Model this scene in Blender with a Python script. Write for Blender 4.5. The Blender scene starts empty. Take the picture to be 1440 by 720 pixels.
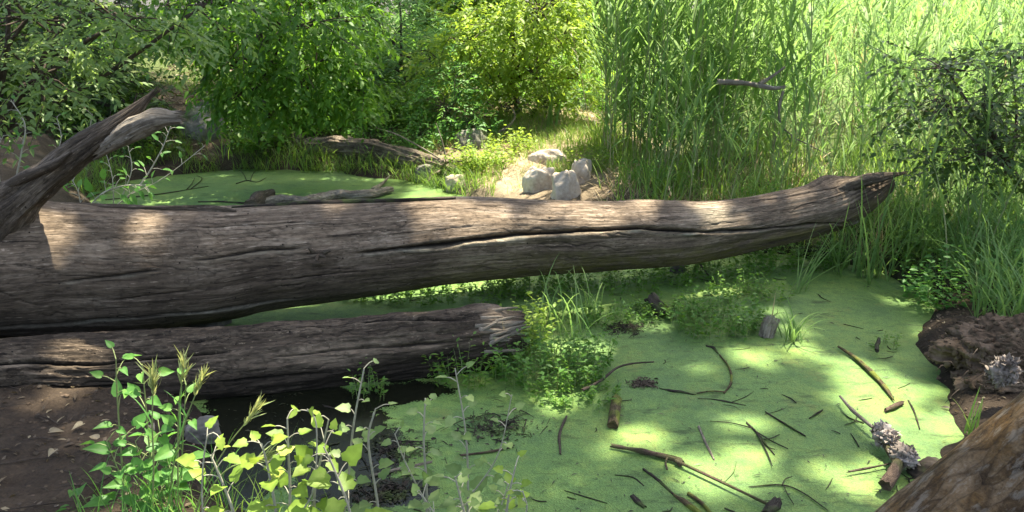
import bpy, math
import numpy as np
from mathutils import Vector
R = math.radians
sc = bpy.context.scene
col = sc.collection

# ------------------------------------------------------------------ camera, sky, sun, exposure
PITCH, FPX, EYE = R(17.0), 1109.0, 2.0
cam_d = bpy.data.cameras.new('camera'); cam = bpy.data.objects.new('camera', cam_d); col.objects.link(cam)
cam_d.sensor_width = 36.0; cam_d.lens = FPX / 1440 * 36.0; cam_d.clip_start = 0.05; cam_d.clip_end = 1500
cam.location = (0, 0, EYE); cam.rotation_euler = (R(90) - PITCH, 0, 0)
sc.camera = cam
SUN = np.array([0.20, 0.20, 0.94]); SUN = SUN / np.linalg.norm(SUN)      # direction towards the sun
SUN_EL = math.asin(SUN[2]); SUN_AZ = math.atan2(SUN[0], SUN[1])
w = bpy.data.worlds.new('World'); sc.world = w; w.use_nodes = True
nt = w.node_tree; bg = nt.nodes['Background']
sky = nt.nodes.new('ShaderNodeTexSky'); sky.sky_type = 'NISHITA'; sky.sun_disc = False
sky.sun_elevation = SUN_EL; sky.sun_rotation = SUN_AZ; sky.air_density = .8; sky.dust_density = 3.5; sky.ozone_density = .4
nt.links.new(sky.outputs[0], bg.inputs[0]); bg.inputs[1].default_value = 0.15
sd = bpy.data.lights.new('sun', 'SUN'); sd.energy = 5.0; sd.angle = R(0.7); sd.color = (1.0, 0.92, 0.77)
so = bpy.data.objects.new('sun', sd); col.objects.link(so); so.location = (6, -3, 30)
so.rotation_euler = Vector(SUN).to_track_quat('Z', 'Y').to_euler()
sc.view_settings.view_transform = 'Standard'; sc.view_settings.look = 'None'
sc.view_settings.gamma = 1.0; sc.view_settings.use_curve_mapping = False
sc.view_settings.exposure = 2.05
cy = sc.cycles
cy.max_bounces = 7; cy.diffuse_bounces = 4; cy.transmission_bounces = 4; cy.glossy_bounces = 2
cy.use_denoising = True; cy.sample_clamp_indirect = 6.0

# ------------------------------------------------------------------ helpers
CAM = np.array([0, 0, EYE]); cp, sp = math.cos(PITCH), math.sin(PITCH)
def ray(px, py):
    a = (px - 720) / FPX; b = (360 - py) / FPX
    return np.array([a, cp + b * sp, -sp + b * cp])
def at(px, py, Y):
    d = ray(px, py); return CAM + d * (Y / d[1])
def gp(px, py, z=0.0):
    d = ray(px, py); return CAM + d * ((z - EYE) / d[2])
def rng(s): return np.random.default_rng(s)
def nrm(v):
    v = np.asarray(v, float); return v / np.maximum(np.linalg.norm(v, axis=-1, keepdims=True), 1e-9)

def tag(o, label=None, cat=None, group=None, kind=None):
    if label: o['label'] = label
    if cat: o['category'] = cat
    if group: o['group'] = group
    if kind: o['kind'] = kind
    return o
def empty(name, loc):
    o = bpy.data.objects.new(name, None); col.objects.link(o); o.location = tuple(loc); o.empty_display_size = .1
    return o
def mesh_data(name, V, tris=None, quads=None, tint=None, uv=None, smooth=True, attrs=None, color=None):
    V = np.asarray(V, np.float32).reshape(-1, 3)
    me = bpy.data.meshes.new(name)
    nt_ = 0 if tris is None else len(tris); nq = 0 if quads is None else len(quads)
    idx = []
    if nt_: idx.append(np.asarray(tris, np.int32).ravel())
    if nq: idx.append(np.asarray(quads, np.int32).ravel())
    idx = np.concatenate(idx)
    me.vertices.add(len(V)); me.vertices.foreach_set('co', V.ravel())
    me.loops.add(len(idx)); me.loops.foreach_set('vertex_index', idx)
    tot = np.concatenate([np.full(nt_, 3, np.int32), np.full(nq, 4, np.int32)])
    st = np.concatenate([[0], np.cumsum(tot)[:-1]]).astype(np.int32)
    me.polygons.add(nt_ + nq); me.polygons.foreach_set('loop_start', st)
    me.update(calc_edges=True)
    me.polygons.foreach_set('use_smooth', np.full(nt_ + nq, smooth, bool))
    if tint is not None:
        a = me.attributes.new('tint', 'FLOAT', 'POINT'); a.data.foreach_set('value', np.asarray(tint, np.float32))
    for k, v in (attrs or {}).items():
        a = me.attributes.new(k, 'FLOAT', 'POINT'); a.data.foreach_set('value', np.asarray(v, np.float32))
    if color is not None:
        a = me.color_attributes.new('col', 'FLOAT_COLOR', 'POINT')
        a.data.foreach_set('color', np.concatenate([color, np.ones((len(color), 1))], 1).astype(np.float32).ravel())
    if uv is not None:
        l = me.uv_layers.new(name='UVMap'); l.data.foreach_set('uv', np.asarray(uv, np.float32)[idx].ravel())
    me.validate(clean_customdata=False)
    return me
def build(name, geo, mat, parent=None, origin=(0, 0, 0), **kw):
    """geo = (V, tris, quads, tint, uv) in world coordinates; origin becomes the object's location"""
    V, tris, quads, tint, uv = geo
    o0 = np.asarray(origin, float)
    if parent is not None:
        o0 = np.array(parent.matrix_basis.translation)
        if parent.parent is not None: o0 = o0 + np.array(parent.parent.matrix_basis.translation)
    me = mesh_data(name, np.asarray(V) - o0, tris, quads, tint, uv, **kw)
    me.materials.append(mat)
    o = bpy.data.objects.new(name, me); col.objects.link(o)
    if parent is not None: o.parent = parent
    else: o.location = tuple(o0)
    return o
def join(parts):
    """join geos that all carry tint (or none)"""
    Vs, T, Q, ti, uvs, n = [], [], [], [], [], 0
    for V, t, q, tt, uv in parts:
        V = np.asarray(V).reshape(-1, 3); Vs.append(V)
        if t is not None and len(t): T.append(np.asarray(t) + n)
        if q is not None and len(q): Q.append(np.asarray(q) + n)
        ti.append(np.zeros(len(V)) if tt is None else tt)
        uvs.append(np.zeros((len(V), 2)) if uv is None else uv)
        n += len(V)
    return (np.concatenate(Vs), np.concatenate(T) if T else None, np.concatenate(Q) if Q else None,
            np.concatenate(ti), np.concatenate(uvs))

# lattice value noise, vectorised
def vnoise(x, y, z=None, seed=0, perY=None):
    x = np.asarray(x, float); y = np.asarray(y, float); z = np.zeros_like(x) if z is None else np.asarray(z, float)
    xi, yi, zi = np.floor(x).astype(np.int64), np.floor(y).astype(np.int64), np.floor(z).astype(np.int64)
    fx, fy, fz = x - xi, y - yi, z - zi
    fx, fy, fz = [f * f * (3 - 2 * f) for f in (fx, fy, fz)]
    def h(a, b, c):
        if perY: b = b % perY
        n = (a * 73856093) ^ (b * 19349663) ^ (c * 83492791) ^ (seed * 2654435761)
        n = (n ^ (n >> 13)) * 1274126177 & 0x7fffffff
        n = (n ^ (n >> 16)) * 668265263 & 0x7fffffff
        return (n ^ (n >> 15)) / 0x7fffffff
    r = 0
    for dx in (0, 1):
        for dy in (0, 1):
            for dz in (0, 1):
                r = r + h(xi + dx, yi + dy, zi + dz) * (fx if dx else 1 - fx) * (fy if dy else 1 - fy) * (fz if dz else 1 - fz)
    return r * 2 - 1
def fbm(x, y, z=None, seed=0, octv=4):
    r, a = 0, 1.0
    for k in range(octv):
        r = r + a * vnoise(np.asarray(x) * 2**k, np.asarray(y) * 2**k, None if z is None else np.asarray(z) * 2**k, seed + k); a *= .5
    return r

def catmull(P, n):
    P = np.asarray(P, float); m = len(P)
    if m < 3:
        t = np.linspace(0, 1, n)[:, None]; return P[0] * (1 - t) + P[-1] * t
    Q = np.vstack([2 * P[0] - P[1], P, 2 * P[-1] - P[-2]])
    t = np.linspace(0, m - 1, n); i = np.minimum(t.astype(int), m - 2); f = (t - i)[:, None]
    p0, p1, p2, p3 = Q[i], Q[i + 1], Q[i + 2], Q[i + 3]
    return .5 * ((2 * p1) + (-p0 + p2) * f + (2 * p0 - 5 * p1 + 4 * p2 - p3) * f**2 + (-p0 + 3 * p1 - 3 * p2 + p3) * f**3)
def tube(path, rad, seg=8, n=None, rough=0.0, seed=0, cap=True, smooth_path=True, fscale=6.0, jag=0.0, ridge=0.0):
    """a tapered, knobbly tube; returns a geo"""
    path = np.asarray(path, float)
    n = n or max(4, len(path) * 4)
    P = catmull(path, n) if smooth_path else path
    n = len(P)
    rad = np.interp(np.linspace(0, 1, n), np.linspace(0, 1, len(np.atleast_1d(rad))), np.atleast_1d(rad))
    T = nrm(np.gradient(P, axis=0))
    a = np.array([0, 0, 1.0]) if abs(T[0, 2]) < .8 else np.array([1.0, 0, 0])
    e1 = nrm(np.cross(T, a)); e2 = np.cross(T, e1)
    ph = np.linspace(0, 2 * np.pi, seg, endpoint=False)
    L = np.concatenate([[0], np.cumsum(np.linalg.norm(np.diff(P, axis=0), axis=1))])
    rr = rad[:, None] * np.ones((n, seg))
    if rough:
        cx, cyy = np.cos(ph)[None] * 1.5, np.sin(ph)[None] * 1.5
        rr = rr * (1 + rough * fbm(np.broadcast_to(L[:, None] * fscale, rr.shape), cx + 0 * rr, cyy + 0 * rr, seed, 3))
    if ridge: rr = rr * (1 + ridge * fbm(np.broadcast_to(L[:, None] * 1.8, rr.shape), np.cos(ph)[None] * 5 + 0 * rr, np.sin(ph)[None] * 5 + 0 * rr, seed + 3, 3))
    V = P[:, None] + rr[..., None] * (np.cos(ph)[None, :, None] * e1[:, None] + np.sin(ph)[None, :, None] * e2[:, None])
    if jag:
        g = rng(seed + 5)
        V[-1] += T[-1] * (g.random((seg, 1)) * jag); V[0] -= T[0] * (g.random((seg, 1)) * jag)
    i = np.arange(n - 1)[:, None] * seg; j = np.arange(seg)[None]; j2 = (j + 1) % seg
    q = np.stack([i + j, i + j2, i + seg + j2, i + seg + j], -1).reshape(-1, 4)
    uv = np.stack([np.broadcast_to(L[:, None], rr.shape), np.broadcast_to(ph[None], rr.shape) * rad.mean()], -1).reshape(-1, 2)
    V = V.reshape(-1, 3); tris = None
    if cap:
        N = n * seg; a = np.arange(seg); b = (a + 1) % seg; rr0 = rad.mean()
        V = np.vstack([V, V[:seg], V[N - seg:N], P[0], P[-1]])
        uvr = np.stack([np.cos(ph) * .02, np.sin(ph) * rr0], -1); uv = np.vstack([uv, uvr, uvr, [0, 0], [0, 0]])
        tris = np.vstack([np.stack([b + N, a + N, np.full(seg, N + 2 * seg)], 1), np.stack([a + N + seg, b + N + seg, np.full(seg, N + 2 * seg + 1)], 1)])
    return (V, tris, q, np.full(len(V), .5), uv)

# leaf templates: x along the leaf, y across (unit width), z up
LEAF = (np.array([(0, 0, 0), (.28, .44, .07), (.28, -.44, .07), (.42, 0, 0), (.62, .36, .04), (.62, -.36, .04), (1, 0, -.10)]),
        np.array([(0, 3, 1), (0, 2, 3), (1, 3, 4), (3, 2, 5), (3, 6, 4), (3, 5, 6)]))
DIAM = (np.array([(0, 0, 0), (.45, .5, .06), (.45, -.5, .06), (1, 0, -.06)]), np.array([(0, 2, 1), (2, 3, 1)]))
_lob = [(.04, 0), (-.04, -.24), (.14, -.50), (.34, -.40), (.52, -.44), (.74, -.24), (1.0, 0), (.74, .24), (.52, .44), (.34, .40), (.14, .50), (-.04, .24)]
LOBED = (np.array([(x, y, .10 * abs(y) * 2 - .10 * x * x) for x, y in _lob] + [(.35, 0, 0)]),
         np.array([(12, i, (i + 1) % 12) for i in range(12)]))
_hrt = [(.06, 0), (-.04, -.20), (.06, -.42), (.28, -.50), (.55, -.36), (.80, -.15), (1.0, 0), (.80, .15), (.55, .36), (.28, .50), (.06, .42), (-.04, .20)]
HEART = (np.array([(x, y, .16 * abs(y) * 2 - .14 * x * x) for x, y in _hrt] + [(.35, 0, 0)]),
         np.array([(12, i, (i + 1) % 12) for i in range(12)]))
def leaves(P, D, N, L, W, tmpl=LEAF, tint=None):
    T, F = tmpl; P = np.asarray(P, float); n = len(P)
    D = nrm(D); S = nrm(np.cross(N, D)); Nn = np.cross(D, S)
    L = np.broadcast_to(np.asarray(L, float), (n,)); W = np.broadcast_to(np.asarray(W, float), (n,))
    V = P[:, None] + D[:, None] * (T[None, :, 0:1] * L[:, None, None]) + S[:, None] * (T[None, :, 1:2] * W[:, None, None]) + Nn[:, None] * (T[None, :, 2:3] * L[:, None, None])
    k = len(T); tr = (F[None] + (np.arange(n) * k)[:, None, None]).reshape(-1, 3)
    ti = np.repeat(np.full(n, .5) if tint is None else tint, k).astype(float)
    if k >= 12: ti = (ti.reshape(n, k) + np.where(np.arange(k) == k - 1, .22, 0)[None] + rng(n).normal(0, .09, (n, k))).ravel()
    return (V.reshape(-1, 3), tr, None, ti, None)
def blades(P, az, L, W, th0, bend, k=5, tint=None, prof='grass', side_tilt=0.0):
    P = np.asarray(P, float); n = len(P); f = lambda v: np.broadcast_to(np.asarray(v, float), (n,))
    az, L, W, th0, bend = map(f, (az, L, W, th0, bend))
    t = np.linspace(0, 1, k + 1)
    th = th0[:, None] + bend[:, None] * t[None] ** 1.3
    ds = (L / k)[:, None]
    hor = np.concatenate([np.zeros((n, 1)), np.cumsum(np.sin(th[:, :-1]) * ds, 1)], 1)
    ver = np.concatenate([np.zeros((n, 1)), np.cumsum(np.cos(th[:, :-1]) * ds, 1)], 1)
    ca, sa = np.cos(az), np.sin(az)
    C = P[:, None] + np.stack([hor * ca[:, None], hor * sa[:, None], ver], -1)
    p = np.minimum(1, t * 5 + .55) * (1 - t) ** .75 if prof == 'grass' else np.minimum(1, t * 3 + .5) * (1 - t ** 2.2) ** .9
    S = np.stack([-sa, ca, np.full(n, side_tilt)], -1)
    off = S[:, None] * (p[None] * W[:, None] * .5)[..., None]
    V = np.stack([C - off, C + off], 2).reshape(-1, 3)
    i = (np.arange(n) * 2 * (k + 1))[:, None] + np.arange(k)[None] * 2
    q = np.stack([i, i + 1, i + 3, i + 2], -1).reshape(-1, 4)
    ti = np.repeat(np.full(n, .5) if tint is None else tint, 2 * (k + 1))
    return (V, None, q, ti, None)

# ------------------------------------------------------------------ materials
def new_mat(name):
    m = bpy.data.materials.new(name); m.use_nodes = True; t = m.node_tree; t.nodes.clear()
    out = t.nodes.new('ShaderNodeOutputMaterial'); return m, t, out
def N(t, kind, **kw):
    n = t.nodes.new('ShaderNode' + kind)
    for k, v in kw.items():
        if k in n.inputs: n.inputs[k].default_value = v
        else: setattr(n, k, v)
    return n
def ramp(t, fac, stops):
    r = t.nodes.new('ShaderNodeValToRGB'); e = r.color_ramp.elements
    while len(e) > 1: e.remove(e[-1])
    e[0].position = stops[0][0]; e[0].color = (*stops[0][1], 1)
    for p, c in stops[1:]:
        x = e.new(p); x.color = (*c, 1)
    if fac is not None: t.links.new(fac, r.inputs[0])
    return r.outputs[0]
def g3(v): return (v, v, v)
def mixc(t, f, a, b, mode='MIX'):
    m = t.nodes.new('ShaderNodeMix'); m.data_type = 'RGBA'; m.blend_type = mode
    for s, v in ((m.inputs[0], f), (m.inputs[6], a), (m.inputs[7], b)):
        if hasattr(v, 'links'): t.links.new(v, s)
        elif isinstance(v, tuple): s.default_value = (*v, 1)
        else: s.default_value = v
    return m.outputs[2]
def math_(t, op, a, b=None):
    m = t.nodes.new('ShaderNodeMath'); m.operation = op
    for s, v in zip(m.inputs, (a, b)):
        if v is None: continue
        if hasattr(v, 'links'): t.links.new(v, s)
        else: s.default_value = v
    return m.outputs[0]
def noise(t, vec, scale, detail=4, rough=.55, dim='3D'):
    n = N(t, 'TexNoise', Scale=scale, Detail=detail, Roughness=rough)
    if vec is not None: t.links.new(vec, n.inputs['Vector'])
    return n.outputs['Fac']
def mapping(t, vec, scale):
    m = N(t, 'Mapping'); m.inputs['Scale'].default_value = scale; t.links.new(vec, m.inputs['Vector']); return m.outputs[0]

def leaf_mat(name, c0, c1, c2, trans=.42, tcol=None, rough=.5, spec=.3):
    m, t, out = new_mat(name)
    a = N(t, 'Attribute', attribute_name='tint')
    oi = N(t, 'ObjectInfo')
    f = math_(t, 'ADD', a.outputs['Fac'], math_(t, 'MULTIPLY', math_(t, 'SUBTRACT', oi.outputs['Random'], .5), .25))
    c = ramp(t, f, [(0.0, c0), (.5, c1), (1.0, c2)])
    tc = N(t, 'TexCoord')
    nz = noise(t, tc.outputs['Object'], 34, 6, .7)
    c = mixc(t, .5, c, ramp(t, nz, [(.32, g3(.4)), (.5, g3(.95)), (.68, g3(1.25))]), 'MULTIPLY')
    p = N(t, 'BsdfPrincipled', Roughness=rough); p.inputs['Specular IOR Level'].default_value = spec
    t.links.new(c, p.inputs['Base Color'])
    tr = N(t, 'BsdfTranslucent')
    tcn = mixc(t, .6, c, tcol or tuple(min(1, v * k) for v, k in zip(c2, (1.5, 1.3, .7))))
    t.links.new(tcn, tr.inputs['Color'])
    ms = N(t, 'MixShader'); ms.inputs[0].default_value = trans
    t.links.new(p.outputs[0], ms.inputs[1]); t.links.new(tr.outputs[0], ms.inputs[2]); t.links.new(ms.outputs[0], out.inputs[0])
    return m
def wood_mat(name, dark, mid, light, moss=None, moss_amt=0.0, su=2.6, sv=42.0, bump=.85, contrast=(.36, .50, .66), stain=None):
    m, t, out = new_mat(name)
    tc = N(t, 'TexCoord')
    v = tc.outputs['UV']
    nz0 = N(t, 'TexNoise', Scale=3.0, Detail=3.0); t.links.new(v, nz0.inputs['Vector'])
    wv = N(t, 'VectorMath', operation='MULTIPLY_ADD'); wv.inputs[1].default_value = (0, .022, 0)
    t.links.new(nz0.outputs['Color'], wv.inputs[0]); t.links.new(v, wv.inputs[2]); v2 = wv.outputs[0]
    grain = noise(t, mapping(t, v2, (su, sv, 1)), 1, 8, .72)
    fine = noise(t, mapping(t, v2, (su * 5, sv * 4.5, 1)), 1, 6, .7)
    check = noise(t, mapping(t, v2, (su * .8, sv * 1.5, 1)), 1, 5, .75)
    blot = noise(t, mapping(t, v2, (1.6, 4.0, 1)), 1.3, 8, .68)
    spots = noise(t, mapping(t, v2, (16, 40, 1)), 1.2, 4, .65)
    f = math_(t, 'ADD', math_(t, 'MULTIPLY', grain, .40), math_(t, 'ADD', math_(t, 'MULTIPLY', blot, .36), math_(t, 'MULTIPLY', fine, .24)))
    c = ramp(t, f, [(contrast[0], dark), (contrast[1], mid), (contrast[2], light)])
    c = mixc(t, .6, c, ramp(t, spots, [(.34, g3(.25)), (.5, g3(.9)), (.66, g3(1.1))]), 'MULTIPLY')
    ck = ramp(t, check, [(.36, g3(1)), (.42, g3(0))])
    c = mixc(t, math_(t, 'MULTIPLY', ck, .8), c, tuple(x * .4 for x in dark))
    fl = ramp(t, noise(t, mapping(t, v2, (su * 2.2, sv * 1.3, 1)), 1.7, 5, .7), [(.60, g3(0)), (.66, g3(.7))])
    c = mixc(t, fl, c, tuple(min(.6, x * 1.25) for x in light))
    ck2 = ramp(t, noise(t, mapping(t, v2, (su * .45, sv * 3.2, 1)), 1, 5, .7), [(.33, g3(1)), (.37, g3(0))])
    c = mixc(t, math_(t, 'MULTIPLY', ck2, .75), c, tuple(x * .5 for x in dark))
    pe = noise(t, mapping(t, v2, (3.2, 7, 1)), 1, 9, .75); pk = ramp(t, pe, [(.53, g3(0)), (.545, g3(1))])
    c = mixc(t, math_(t, 'MULTIPLY', pk, .42), c, tuple(x * .55 for x in mid))
    ho = N(t, 'TexVoronoi', Scale=1.0); t.links.new(mapping(t, v2, (28, 34, 1)), ho.inputs['Vector']); hs = N(t, 'SeparateColor'); t.links.new(ho.outputs['Color'], hs.inputs[0])
    hole = math_(t, 'MULTIPLY', ramp(t, ho.outputs['Distance'], [(.10, g3(1)), (.16, g3(0))]), ramp(t, hs.outputs[0], [(.80, g3(0)), (.82, g3(1))]))
    c = mixc(t, hole, c, tuple(x * .3 for x in dark))
    cr = N(t, 'Attribute', attribute_name='crack')
    c = mixc(t, cr.outputs['Fac'], c, tuple(x * .25 for x in dark))
    lt = N(t, 'Attribute', attribute_name='pale')
    c = mixc(t, math_(t, 'MULTIPLY', lt.outputs['Fac'], math_(t, 'ADD', spots, .1)), c, tuple(min(.5, x * 1.35) for x in light))
    dm = N(t, 'Attribute', attribute_name='low_dark')  # mask that darkens the colour over the lower half of a log
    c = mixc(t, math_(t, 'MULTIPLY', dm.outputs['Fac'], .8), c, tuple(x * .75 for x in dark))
    if moss:
        ma = N(t, 'Attribute', attribute_name='moss')
        mf = math_(t, 'MULTIPLY', ma.outputs['Fac'], ramp(t, noise(t, mapping(t, v2, (5, 9, 1)), 1.5, 5), [(.38, g3(0)), (.62, g3(1))]))
        if moss_amt: mf = math_(t, 'ADD', mf, math_(t, 'MULTIPLY', ramp(t, noise(t, tc.outputs['Object'], 9, 5), [(.48, g3(0)), (.62, g3(1))]), moss_amt))
        c = mixc(t, mf, c, moss)
    p = N(t, 'BsdfPrincipled', Roughness=.88); p.inputs['Specular IOR Level'].default_value = .22
    t.links.new(c, p.inputs['Base Color'])
    h = math_(t, 'SUBTRACT', math_(t, 'ADD', math_(t, 'MULTIPLY', grain, .8), math_(t, 'ADD', math_(t, 'MULTIPLY', fine, .45), math_(t, 'MULTIPLY', spots, .5))), math_(t, 'ADD', math_(t, 'MULTIPLY', math_(t, 'ADD', ck, ck2), .5), math_(t, 'ADD', hole, math_(t, 'MULTIPLY', pk, -.35))))
    b = N(t, 'Bump', Strength=bump, Distance=.012); t.links.new(h, b.inputs['Height']); t.links.new(b.outputs[0], p.inputs['Normal'])
    t.links.new(p.outputs[0], out.inputs[0]); return m
def rock_mat(name, c0, c1, c2, moss=None):
    m, t, out = new_mat(name); tc = N(t, 'TexCoord'); v = tc.outputs['Object']
    a = noise(t, v, 5, 8, .65); b_ = noise(t, v, 30, 4)
    c = ramp(t, math_(t, 'ADD', math_(t, 'MULTIPLY', a, .7), math_(t, 'MULTIPLY', b_, .3)), [(.33, c0), (.5, c1), (.68, c2)])
    if moss: c = mixc(t, ramp(t, noise(t, v, 3.2, 5), [(.5, g3(0)), (.6, g3(1))]), c, moss)
    p = N(t, 'BsdfPrincipled', Roughness=.9); p.inputs['Specular IOR Level'].default_value = .2; t.links.new(c, p.inputs['Base Color'])
    bp = N(t, 'Bump', Strength=.7, Distance=.03); t.links.new(a, bp.inputs['Height']); t.links.new(bp.outputs[0], p.inputs['Normal'])
    t.links.new(p.outputs[0], out.inputs[0]); return m

M = {}
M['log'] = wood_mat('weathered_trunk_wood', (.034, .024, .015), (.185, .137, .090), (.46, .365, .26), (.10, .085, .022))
M['log_low'] = wood_mat('old_dark_wood', (.018, .013, .008), (.072, .053, .034), (.26, .20, .135), (.05, .06, .018), su=5.5, sv=24, bump=1.0)
M['stub'] = wood_mat('grey_split_wood', (.026, .020, .013), (.10, .077, .052), (.33, .27, .20))
M['pale_wood'] = wood_mat('pale_dry_wood', (.10, .08, .055), (.26, .22, .16), (.46, .41, .33), su=4, sv=60)
M['far_wood'] = wood_mat('far_log_wood', (.045, .035, .024), (.17, .135, .095), (.36, .30, .22), (.05, .07, .02), .0)
M['dark_wood'] = wood_mat('dark_wet_wood', (.012, .010, .008), (.045, .036, .026), (.15, .12, .09), (.08, .13, .025), .45, su=6, sv=90)
M['brown_wood'] = wood_mat('brown_stick_wood', (.030, .020, .014), (.115, .078, .052), (.28, .20, .14), (.10, .15, .03), .35, su=6, sv=90)
M['mossy_wood'] = wood_mat('mossy_stick_wood', (.03, .022, .012), (.10, .075, .035), (.26, .21, .10), (.16, .20, .025), .8, su=8, sv=70)
M['twig'] = wood_mat('twig_bark', (.03, .022, .016), (.09, .068, .048), (.20, .16, .12), su=8, sv=90)
M['bark'] = wood_mat('lichened_bark', (.035, .022, .010), (.135, .082, .030), (.31, .235, .145), (.185, .092, .018), .62, su=4.0, sv=11, bump=1.0)
M['live_bark'] = wood_mat('live_branch_bark', (.03, .025, .018), (.09, .07, .05), (.2, .17, .13))
def bark_mat():
    m, t, out = new_mat('scaly_lichened_bark'); tc = N(t, 'TexCoord'); v = tc.outputs['UV']
    nz = N(t, 'TexNoise', Scale=7.0, Detail=6.0); t.links.new(v, nz.inputs['Vector'])
    wv = N(t, 'VectorMath', operation='MULTIPLY_ADD'); wv.inputs[1].default_value = (.05, .035, 0); t.links.new(nz.outputs['Color'], wv.inputs[0]); t.links.new(v, wv.inputs[2]); v2 = wv.outputs[0]
    pl = N(t, 'TexVoronoi', Scale=1.0, feature='DISTANCE_TO_EDGE'); t.links.new(mapping(t, v2, (7, 30, 1)), pl.inputs['Vector'])
    pc = N(t, 'TexVoronoi', Scale=1.0); t.links.new(mapping(t, v2, (7, 30, 1)), pc.inputs['Vector'])
    sx = N(t, 'SeparateColor'); t.links.new(pc.outputs['Color'], sx.inputs[0])
    a = noise(t, mapping(t, v2, (13, 20, 1)), 1, 8, .72); b = noise(t, v2, 90, 5, .7); l = noise(t, v2, 6, 7, .7)
    c = ramp(t, math_(t, 'ADD', math_(t, 'MULTIPLY', a, .6), math_(t, 'ADD', math_(t, 'MULTIPLY', b, .25), math_(t, 'MULTIPLY', sx.outputs[0], .15))), [(.34, (.022, .015, .009)), (.48, (.095, .062, .030)), (.60, (.20, .145, .085)), (.70, (.36, .31, .25))])
    c = mixc(t, ramp(t, math_(t, 'ADD', math_(t, 'MULTIPLY', l, .7), math_(t, 'MULTIPLY', b, .3)), [(.50, g3(0)), (.62, g3(.65))]), c, (.155, .085, .022))
    c = mixc(t, ramp(t, noise(t, mapping(t, v2, (5, 14, 1)), 1.6, 7, .72), [(.53, g3(0)), (.60, g3(.55))]), c, (.24, .215, .17))
    c = mixc(t, ramp(t, pl.outputs['Distance'], [(.0, g3(.45)), (.09, g3(0))]), c, (.020, .014, .009))
    p = N(t, 'BsdfPrincipled', Roughness=.9); p.inputs['Specular IOR Level'].default_value = .15; t.links.new(c, p.inputs['Base Color'])
    h = math_(t, 'ADD', math_(t, 'MULTIPLY', ramp(t, pl.outputs['Distance'], [(.0, g3(0)), (.25, g3(1))]), .35), math_(t, 'ADD', a, math_(t, 'MULTIPLY', b, .5)))
    bp = N(t, 'Bump', Strength=1.0, Distance=.02); t.links.new(h, bp.inputs['Height']); t.links.new(bp.outputs[0], p.inputs['Normal'])
    t.links.new(p.outputs[0], out.inputs[0]); return m
M['bark'] = bark_mat()
M['fungus'] = rock_mat('pale_shelf_fungus', (.07, .055, .042), (.25, .21, .17), (.48, .42, .36))
M['rock_pale'] = rock_mat('sunbleached_rock', (.24, .19, .135), (.44, .37, .28), (.60, .52, .415))
M['rock_moss'] = rock_mat('mossy_grey_rock', (.08, .08, .06), (.17, .165, .13), (.27, .26, .21), (.09, .11, .035))
M['rock_grey'] = rock_mat('grey_rock', (.07, .063, .05), (.14, .128, .105), (.25, .235, .20))
M['soil'] = rock_mat('crumbly_earth', (.032, .021, .012), (.095, .066, .040), (.20, .148, .10))
M['lf_canopy'] = leaf_mat('canopy_leaf', (.035, .075, .015), (.05, .105, .022), (.07, .13, .03), .25)
M['lf_maple'] = leaf_mat('deep_green_leaf', (.045, .11, .018), (.085, .19, .026), (.15, .27, .04), .5, (.24, .46, .03))
M['lf_dark'] = leaf_mat('dark_shade_leaf', (.028, .062, .016), (.055, .11, .025), (.09, .16, .035), .42)
M['lf_bright'] = leaf_mat('sunny_shrub_leaf', (.10, .18, .02), (.19, .30, .04), (.32, .42, .08), .5, (.46, .62, .05))
M['lf_willow'] = leaf_mat('blue_green_leaf', (.07, .16, .065), (.12, .24, .09), (.20, .32, .12), .5, (.24, .46, .09))
M['lf_poplar'] = leaf_mat('grey_green_leaf', (.10, .165, .05), (.165, .25, .08), (.28, .37, .14), .45, (.36, .52, .08))
M['lf_yel'] = leaf_mat('yellow_green_leaf', (.14, .25, .035), (.23, .36, .05), (.40, .49, .08), .45, (.46, .62, .05))
M['lf_fresh'] = leaf_mat('fresh_green_leaf', (.05, .15, .03), (.09, .23, .045), (.15, .31, .06), .45, (.22, .48, .05))
M['lf_cress'] = leaf_mat('cress_leaf', (.05, .13, .022), (.085, .20, .028), (.15, .27, .035), .42, (.22, .40, .03))
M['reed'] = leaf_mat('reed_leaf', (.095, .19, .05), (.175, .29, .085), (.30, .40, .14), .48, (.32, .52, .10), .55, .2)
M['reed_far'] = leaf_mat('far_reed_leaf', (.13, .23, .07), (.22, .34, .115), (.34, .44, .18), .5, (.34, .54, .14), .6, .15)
M['reed_stalk'] = leaf_mat('reed_stalk', (.12, .19, .06), (.20, .25, .085), (.36, .34, .16), .1)
M['grass'] = leaf_mat('bank_grass', (.08, .17, .03), (.15, .27, .045), (.28, .36, .08), .45, (.32, .48, .05))
M['straw'] = leaf_mat('dry_straw', (.20, .15, .08), (.36, .29, .16), (.52, .44, .28), .25)
M['litter'] = leaf_mat('dry_leaf_litter', (.05, .035, .02), (.13, .095, .055), (.30, .25, .15), .15)
M['debris'] = leaf_mat('floating_debris', (.012, .014, .008), (.03, .04, .015), (.09, .075, .04), .1)
M['barley'] = leaf_mat('barley_head', (.18, .26, .09), (.28, .36, .14), (.42, .46, .22), .45)
M['white_stem'] = leaf_mat('downy_pale_stem', (.26, .26, .18), (.36, .34, .25), (.48, .46, .36), .1)

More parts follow.
